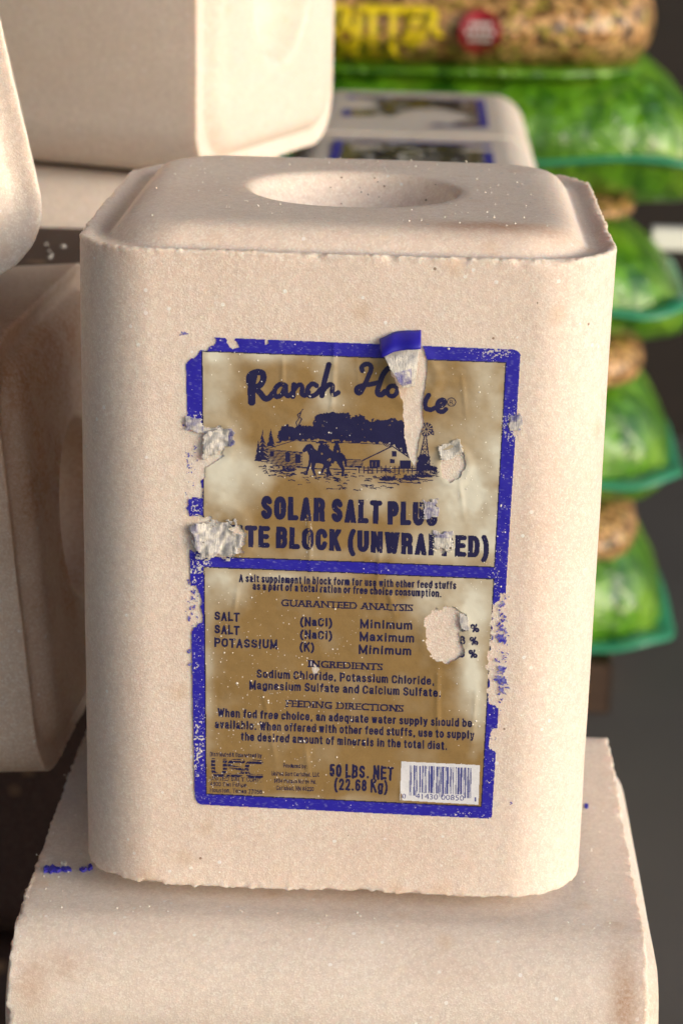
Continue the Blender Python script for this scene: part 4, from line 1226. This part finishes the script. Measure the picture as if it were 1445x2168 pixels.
# ================================================================== LABELLED BLOCKS FURTHER BACK
M_OLIVE = film_material('olive_reflection_film', (0.10, 0.085, 0.035), 0.28, 0.3, bump=0.4, coat=0.2, bscale=90)  # gold film with its dark olive reflection put into the colour
def lying_block(yc, seed, holes, lbl, h):
    z = 0.17
    t = thing('salt_block', lbl, 'salt block', (0.0195, yc, z - W), GRP)
    rotY = Matrix(((1, 0, 0), (0, 0, 1), (0, -1, 0)))   # upright z -> +y ... lies along y
    b = salt_block('body', M_SALTW, 300, 0.008, seed, rotY, (0.0195, yc - h / 2, z - W / 2), parent=t, jag=0.4, h=h, d=W, top_panel=.4, bot_panel=.4)
    # label sheets on the top face
    n = 90
    xs, ys = np.meshgrid((np.arange(66) + .5) * .002 - .066, (np.arange(100) + .5) * .002 - .100)
    P = np.stack([xs, ys], -1) * 1000
    warp = fbm(P, .06, seed, 3) * 6
    m = np.ones(xs.shape, bool)
    for (hx, hy, rx, ry) in holes:
        m &= np.hypot((xs * 1000 - hx + warp) / rx, (ys * 1000 - hy + warp) / ry) > 1
    edge = (np.abs(xs) > .058) | (np.abs(ys) > .092) | (np.abs(ys + .0) < .0 )
    def part(name, mk, mat, lift, par):
        i, j = np.where(mk)
        cx, cy = xs[i, j], ys[i, j]; q = .001
        x = np.stack([cx - q, cx + q, cx + q, cx - q], 1).ravel(); y = np.stack([cy - q, cy - q, cy + q, cy + q], 1).ravel()
        zz = W + lift + np.abs(fbm(np.stack([x, y], -1) * 1000, .03, seed + 4, 2)) * .0012
        o = mesh_obj(name, np.stack([x, y, zz], 1), np.arange(len(x)).reshape(-1, 4), mat, attrs={'fade': np.full(len(x), .1), 'ink': np.zeros(len(x))})
        o.parent = par; return o
    lb = part('label', m, M_PAPER, .0004, t)
    part('blue_border', m & edge, M_BLUE, .0006, lb)
    sp = fbm(P, .12, seed + 8, 3)
    part('gold_panel', m & ~edge & (sp < .3), M_OLIVE, .0006, lb)
    part('dark_print', m & ~edge & (sp < .3) & (fbm(P * np.array([1, 2.2]), .16, seed + 12, 2) > .12) & (np.abs(xs) < .045), M_NAVY, .0008, lb)['kind'] = 'stuff'
lying_block(1.225, 61, [(-55, 40, 22, 40), (18, -30, 34, 52), (-30, -80, 50, 40)], 'far salt block lying with its torn label up, two pale patches torn out', 0.29)
lying_block(0.925, 67, [(-35, 66, 16, 16), (60, 70, 20, 12)], 'salt block lying label up, just behind the top of the labelled upright block', 0.29)
for (y0, nm) in ((1.225, 'hidden salt block under the far labelled one'), (0.925, 'hidden salt block under the nearer lying one')):
    salt_block('salt_block', M_SALTW, 100, 0.015, 71, Matrix(((1, 0, 0), (0, 0, 1), (0, -1, 0))), (0.0195, y0 - .14, (PT - .0455) / 2), nm, group=GRP, jag=.2, h=.28, w=W, d=(-.0455 - PT), r=.03)

# ================================================================== SEED BAGS
def bag_material(name, mode):
    m, nt, b = new_mat(name)
    tc = N(nt, 'ShaderNodeTexCoord')
    mp = N(nt, 'ShaderNodeMapping'); nt.links.new(tc.outputs['Object'], mp.inputs[0])
    n1 = N(nt, 'ShaderNodeTexNoise'); n1.inputs['Detail'].default_value = 3
    wr = N(nt, 'ShaderNodeTexNoise'); wr.inputs['Scale'].default_value = 26; wr.inputs['Detail'].default_value = 5; wr.inputs['Distortion'].default_value = 1.2
    nt.links.new(tc.outputs['Object'], wr.inputs['Vector'])
    if mode == 'green':
        mp.inputs['Scale'].default_value = (1.0, 1.0, 0.35); mp.inputs['Rotation'].default_value = (0, .6, 0)
        n1.inputs['Scale'].default_value = 42; n1.inputs['Distortion'].default_value = 0.6
        nt.links.new(mp.outputs[0], n1.inputs['Vector'])
        c = mixc(nt, ramp(nt, n1.outputs['Fac'], .35, .62), (0.020, 0.10, 0.005), (0.11, 0.30, 0.010))
        n2 = N(nt, 'ShaderNodeTexNoise'); n2.inputs['Scale'].default_value = 12; nt.links.new(mp.outputs[0], n2.inputs['Vector'])
        c = mixc(nt, ramp(nt, n2.outputs['Fac'], .5, .72), c, (0.17, 0.33, 0.02))
    else:
        v = N(nt, 'ShaderNodeTexVoronoi'); v.inputs['Scale'].default_value = 130; nt.links.new(tc.outputs['Object'], v.inputs['Vector'])
        sp = N(nt, 'ShaderNodeSeparateColor'); nt.links.new(v.outputs['Color'], sp.inputs[0])
        c = mixc(nt, sp.outputs[0], (0.80, 0.50, 0.23), (0.50, 0.25, 0.09))
        c = mixc(nt, mathn(nt, 'GREATER_THAN', sp.outputs[1], .8), c, (0.40, 0.33, 0.06))
        c = mixc(nt, mathn(nt, 'GREATER_THAN', sp.outputs[2], .86), c, (0.05, 0.03, 0.02))
        c = mixc(nt, ramp(nt, v.outputs['Distance'], .35, .75), c, (0.16, 0.08, 0.03))
    nt.links.new(c, b.inputs['Base Color'])
    b.inputs['Roughness'].default_value = 0.32
    b.inputs['Specular IOR Level'].default_value = 0.5
    b.inputs['Coat Weight'].default_value = 0.45; b.inputs['Coat Roughness'].default_value = 0.10
    bp = N(nt, 'ShaderNodeBump'); bp.inputs['Strength'].default_value = 0.7; bp.inputs['Distance'].default_value = 0.012
    nt.links.new(wr.outputs['Fac'], bp.inputs['Height']); nt.links.new(bp.outputs[0], b.inputs['Normal'])
    nt.links.new(bp.outputs[0], b.inputs['Coat Normal'])
    return m
M_GREEN = bag_material('green_bag_film', 'green')
M_SEED = bag_material('seed_window_film', 'seed')
M_TEAL = film_material('teal_hem', (0.03, 0.26, 0.14), 0.3, bump=.3, coat=.3, bscale=60)
M_YEL = film_material('yellow_print', (0.80, 0.62, 0.015), 0.35, bump=.3, coat=.3, bscale=40)
M_RED = film_material('red_print', (0.30, 0.02, 0.03), 0.35, bump=.3, coat=.3, bscale=40)
BY = 1.52
def pillow(name, x0, x1, z0, z1, y0, dep, mat, parent, seed, taper=0.0, e=2.6, bulge=1.0, n=220, mz=50, wr=0.004):
    """closed cushion; front at y0; taper narrows the right end towards the top"""
    cx, cz_, cy = (x0 + x1) / 2, (z0 + z1) / 2, y0 + dep / 2
    hx, hz, hy = (x1 - x0) / 2, (z1 - z0) / 2, dep / 2
    th = np.linspace(0, 2 * PI, n, endpoint=False); ph = np.linspace(-PI / 2, PI / 2, mz)
    T_, P_ = np.meshgrid(th, ph)
    sp = lambda a, k: np.sign(a) * np.abs(a) ** k
    cp = np.abs(np.cos(P_)) ** .6
    X = (hx - .055 * (1 - cp)) * sp(np.cos(T_), .35); X = X * np.clip(np.cos(P_) * 9, 0, 1) ** .4; Y = hy * cp ** 1.0 * sp(np.sin(T_), .6); Z = hz * np.sin(P_)
    t = (Z / hz + 1) / 2
    X = np.where(X > 0, X - taper * t ** 1.5 * (X / hx) , X)
    V = np.stack([X, Y, Z], -1).reshape(-1, 3)
    nn = V / (np.array([hx, hy, hz]) ** 2); nn /= np.linalg.norm(nn, axis=1, keepdims=True) + 1e-9
    d = fbm(V + seed, 14, seed, 4) * wr + np.abs(vnoise(V * np.array([2.2, 1, .6]) + seed, 22, seed + 3)) * wr * .8 + np.abs(vnoise(V * np.array([1, 1, .12]) + seed, 85, seed + 7)) * .0028 * np.exp(-((V[:, 2] / hz + .1) / .55) ** 2)
    V = V + nn * d[:, None] + np.array([cx, cy, cz_])
    idx = np.arange(n * mz).reshape(mz, n)
    F = np.stack([idx[:-1], np.roll(idx[:-1], -1, 1), np.roll(idx[1:], -1, 1), idx[1:]], -1).reshape(-1, 4)
    org = np.array(parent.location)
    o = mesh_obj(name, V - org, F, mat)
    o.parent = parent
    return o
def hem(parent, x0, x1, z, y0, y1, seed, mat=M_TEAL, thick=.003, drop=.004):
    """flat welded hem sticking out round the front and the right end"""
    pts = [(x0, y0)]
    pts += [(x, y0) for x in np.linspace(x0, x1 - .07, 24)[1:]]
    pts += [(x1 - .07 + .07 * math.sin(a), y0 + .07 - .07 * math.cos(a)) for a in np.linspace(0, PI / 2, 8)[1:]]
    pts += [(x1, y) for y in np.linspace(y0 + .07, y1, 8)[1:]]
    P = np.array(pts); tg = np.gradient(P, axis=0); nm = np.stack([tg[:, 1], -tg[:, 0]], 1); nm /= np.linalg.norm(nm, axis=1, keepdims=True)
    V = []
    for k, (p, q) in enumerate(zip(P, nm)):
        wv = .004 * math.sin(k * .8 + seed)
        for (o_, dz) in ((-.03, .001), (.003, -drop * .3), (.008, -drop), (.007, -drop - thick), (.002, -drop * .3 - thick), (-.03, -thick)):
            V.append((p[0] + q[0] * o_, p[1] + q[1] * o_, z + dz + wv))
    F = [(k * 6 + i, (k + 1) * 6 + i, (k + 1) * 6 + (i + 1) % 6, k * 6 + (i + 1) % 6) for k in range(len(P) - 1) for i in range(6)]
    org = np.array(parent.location)
    o = mesh_obj('hem', np.array(V) - org, F, mat); o.parent = parent
    return o
def Z(py, px_=1300, Y=BY): return on_y(px_, py, Y)[2]
def Xp(px_, py, Y=BY): return on_y(px_, py, Y)[0]
GB = 'bird seed bags in the pile behind'
def seed_bag(y_top, y_seam, y_bot, xr, win, label, taper, seed, left=-.42):
    zb, zt_, zs = Z(y_bot), Z(y_top), Z(y_seam)
    t = thing('seed_bag', label, 'seed bag', (0.0, BY + .2, zb), GB)
    x1 = Xp(xr, y_seam)
    pillow('body', left, x1, zb, zt_, BY, .42, M_GREEN, t, seed, taper)
    q = abs((zs - (zb + zt_) / 2) / ((zt_ - zb) / 2)); cpq = math.sqrt(1 - q * q) ** .6
    tq = ((zs - zb) / (zt_ - zb)) ** 1.5
    hem(t, left + .03, x1 - .055 * (1 - cpq) - taper * tq + .001, zs, BY + .21 * (1 - cpq) + .002, BY + .3, seed)
    if win:
        wt, wb, wx = win
        pillow('seed_window', left + .05, Xp(wx, wt), Z(wb), Z(wt), BY - .012, .38, M_SEED, t, seed + 5, .01, wr=.003)
    return t
seed_bag(140, 335, 470, 1600, (428, 500, 1372), 'green seed bag with leaf print, just below the yellow lettered bag', .10, 3)
seed_bag(492, 656, 775, 1530, (738, 866, 1392), 'green seed bag second from the top of the all green bags', .12, 4)
seed_bag(835, 1020, 1130, 1470, (1108, 1236, 1378), 'green seed bag third down, with a bright teal hem', .05, 5)
seed_bag(1165, 1370, 1455, 1450, (1432, 1515, 1315), 'lowest green seed bag of the pile, teal hem close to the floor', .055, 6)
# the lettered bag
tb = thing('seed_bag', 'seed bag with clear front, yellow letters and a round red badge', 'seed bag', (0, BY + .2, Z(172)), GB)
pillow('body', -.42, Xp(1410, 80), Z(178), Z(-45), BY, .42, M_SEED, tb, 8, .0, wr=.003)
pillow('green_edge', -.42, Xp(1398, 10), Z(16), Z(-140), BY + .006, .42, M_GREEN, tb, 9, .02)
pillow('green_base', -.42, Xp(1392, 160), Z(186), Z(146), BY + .012, .42, M_GREEN, tb, 12, .0, wr=.002)
def flat_print(name, tris_v, tris, mat, parent, y):
    V = [(v[0], y, v[1]) for v in tris_v]
    org = np.array(parent.location)
    V = np.array(V)
    # follow the cushion: bow back towards top and bottom
    zc, hz = (Z(178) + Z(-45)) / 2, (Z(-45) - Z(178)) / 2
    tt = np.clip((V[:, 2] - zc) / hz, -.98, .98)
    V[:, 1] = BY + .21 - .21 * np.sqrt(1 - tt ** 2) ** .75 - .0125
    o = mesh_obj(name, V - org, [tuple(t) for t in tris], mat, smooth=False); o.parent = parent
    return o
def world_text(s, A, B, cap, name, mat, par):
    v, t = text_tris(s, 0.05, .95)
    x0, x1 = v[:, 0].min(), v[:, 0].max()
    a = on_y(A[0], A[1], BY); b = on_y(B[0], B[1], BY)
    sc = (b[0] - a[0]) / (x1 - x0); ch = cap / 2168 * 36 / cd.lens * 2.4
    V = [(a[0] + (q[0] - x0) * sc, a[2] + (q[1]) * ch / CAPH) for q in v]
    return flat_print(name, V, t, mat, par, BY)
world_text('CRITTER', (655, 66), (940, 70), 52, 'yellow_lettering', M_YEL, tb)
world_text('MEAT', (705, 128), (898, 130), 48, 'yellow_lettering', M_YEL, tb)
c = on_y(1015, 68, BY); rr = .0225
V = [(c[0], c[2])] + [(c[0] + rr * math.cos(a), c[2] + rr * 1.06 * math.sin(a)) for a in np.linspace(0, 2 * PI, 40, endpoint=False)]
bd = flat_print('red_badge', V, [(0, 1 + k, 1 + (k + 1) % 40) for k in range(40)], M_RED, tb, BY)
M_BADGE = film_material('badge_white', (0.62, 0.6, 0.6), 0.4)
for k, (dz, hw) in enumerate(((.009, .011), (.001, .015), (-.007, .012))):
    V = []; Fc = []
    for i in range(5):
        xa = c[0] - hw + i * hw * .42; b0 = len(V)
        V += [(xa, c[2] + dz - .0024), (xa + hw * .3, c[2] + dz - .0024), (xa + hw * .3, c[2] + dz + .0024), (xa, c[2] + dz + .0024)]; Fc.append((b0, b0 + 1, b0 + 2, b0 + 3))
    o = flat_print('badge_lettering', V, Fc, M_BADGE, tb, BY); o.location.y -= .0012
# white strip showing between the bags at the right
M_STRIP = film_material('white_strip_film', (0.86, 0.86, 0.84), 0.5)
ws = on_y(1378, 508, 1.9); we = on_y(1500, 508, 1.9)
o = box('white_strip', (ws[0], 1.9, on_y(1400, 530, 1.9)[2]), (we[0] + .15, 1.93, on_y(1400, 487, 1.9)[2]), M_STRIP, bev=.002)
tag(o, 'white strip showing right of the pile of seed bags', 'board')
# pallet under the bags
bp_ = thing('wooden_pallet', 'low dark pallet under the pile of seed bags', 'pallet', (-.1, BY + .2, FLOOR))
for k in range(4):
    box('deck_board', (-.45, BY + .02 + k * .1, -.5), (Xp(1290, 1500), BY + .1 + k * .1, Z(1518) - .002), M_PALLET, bp_)
for x in (-.45, -.12, .12):
    box('stringer', (x, BY + .02, FLOOR + .002), (x + .06, BY + .4, -.5005), M_PALLET, bp_)
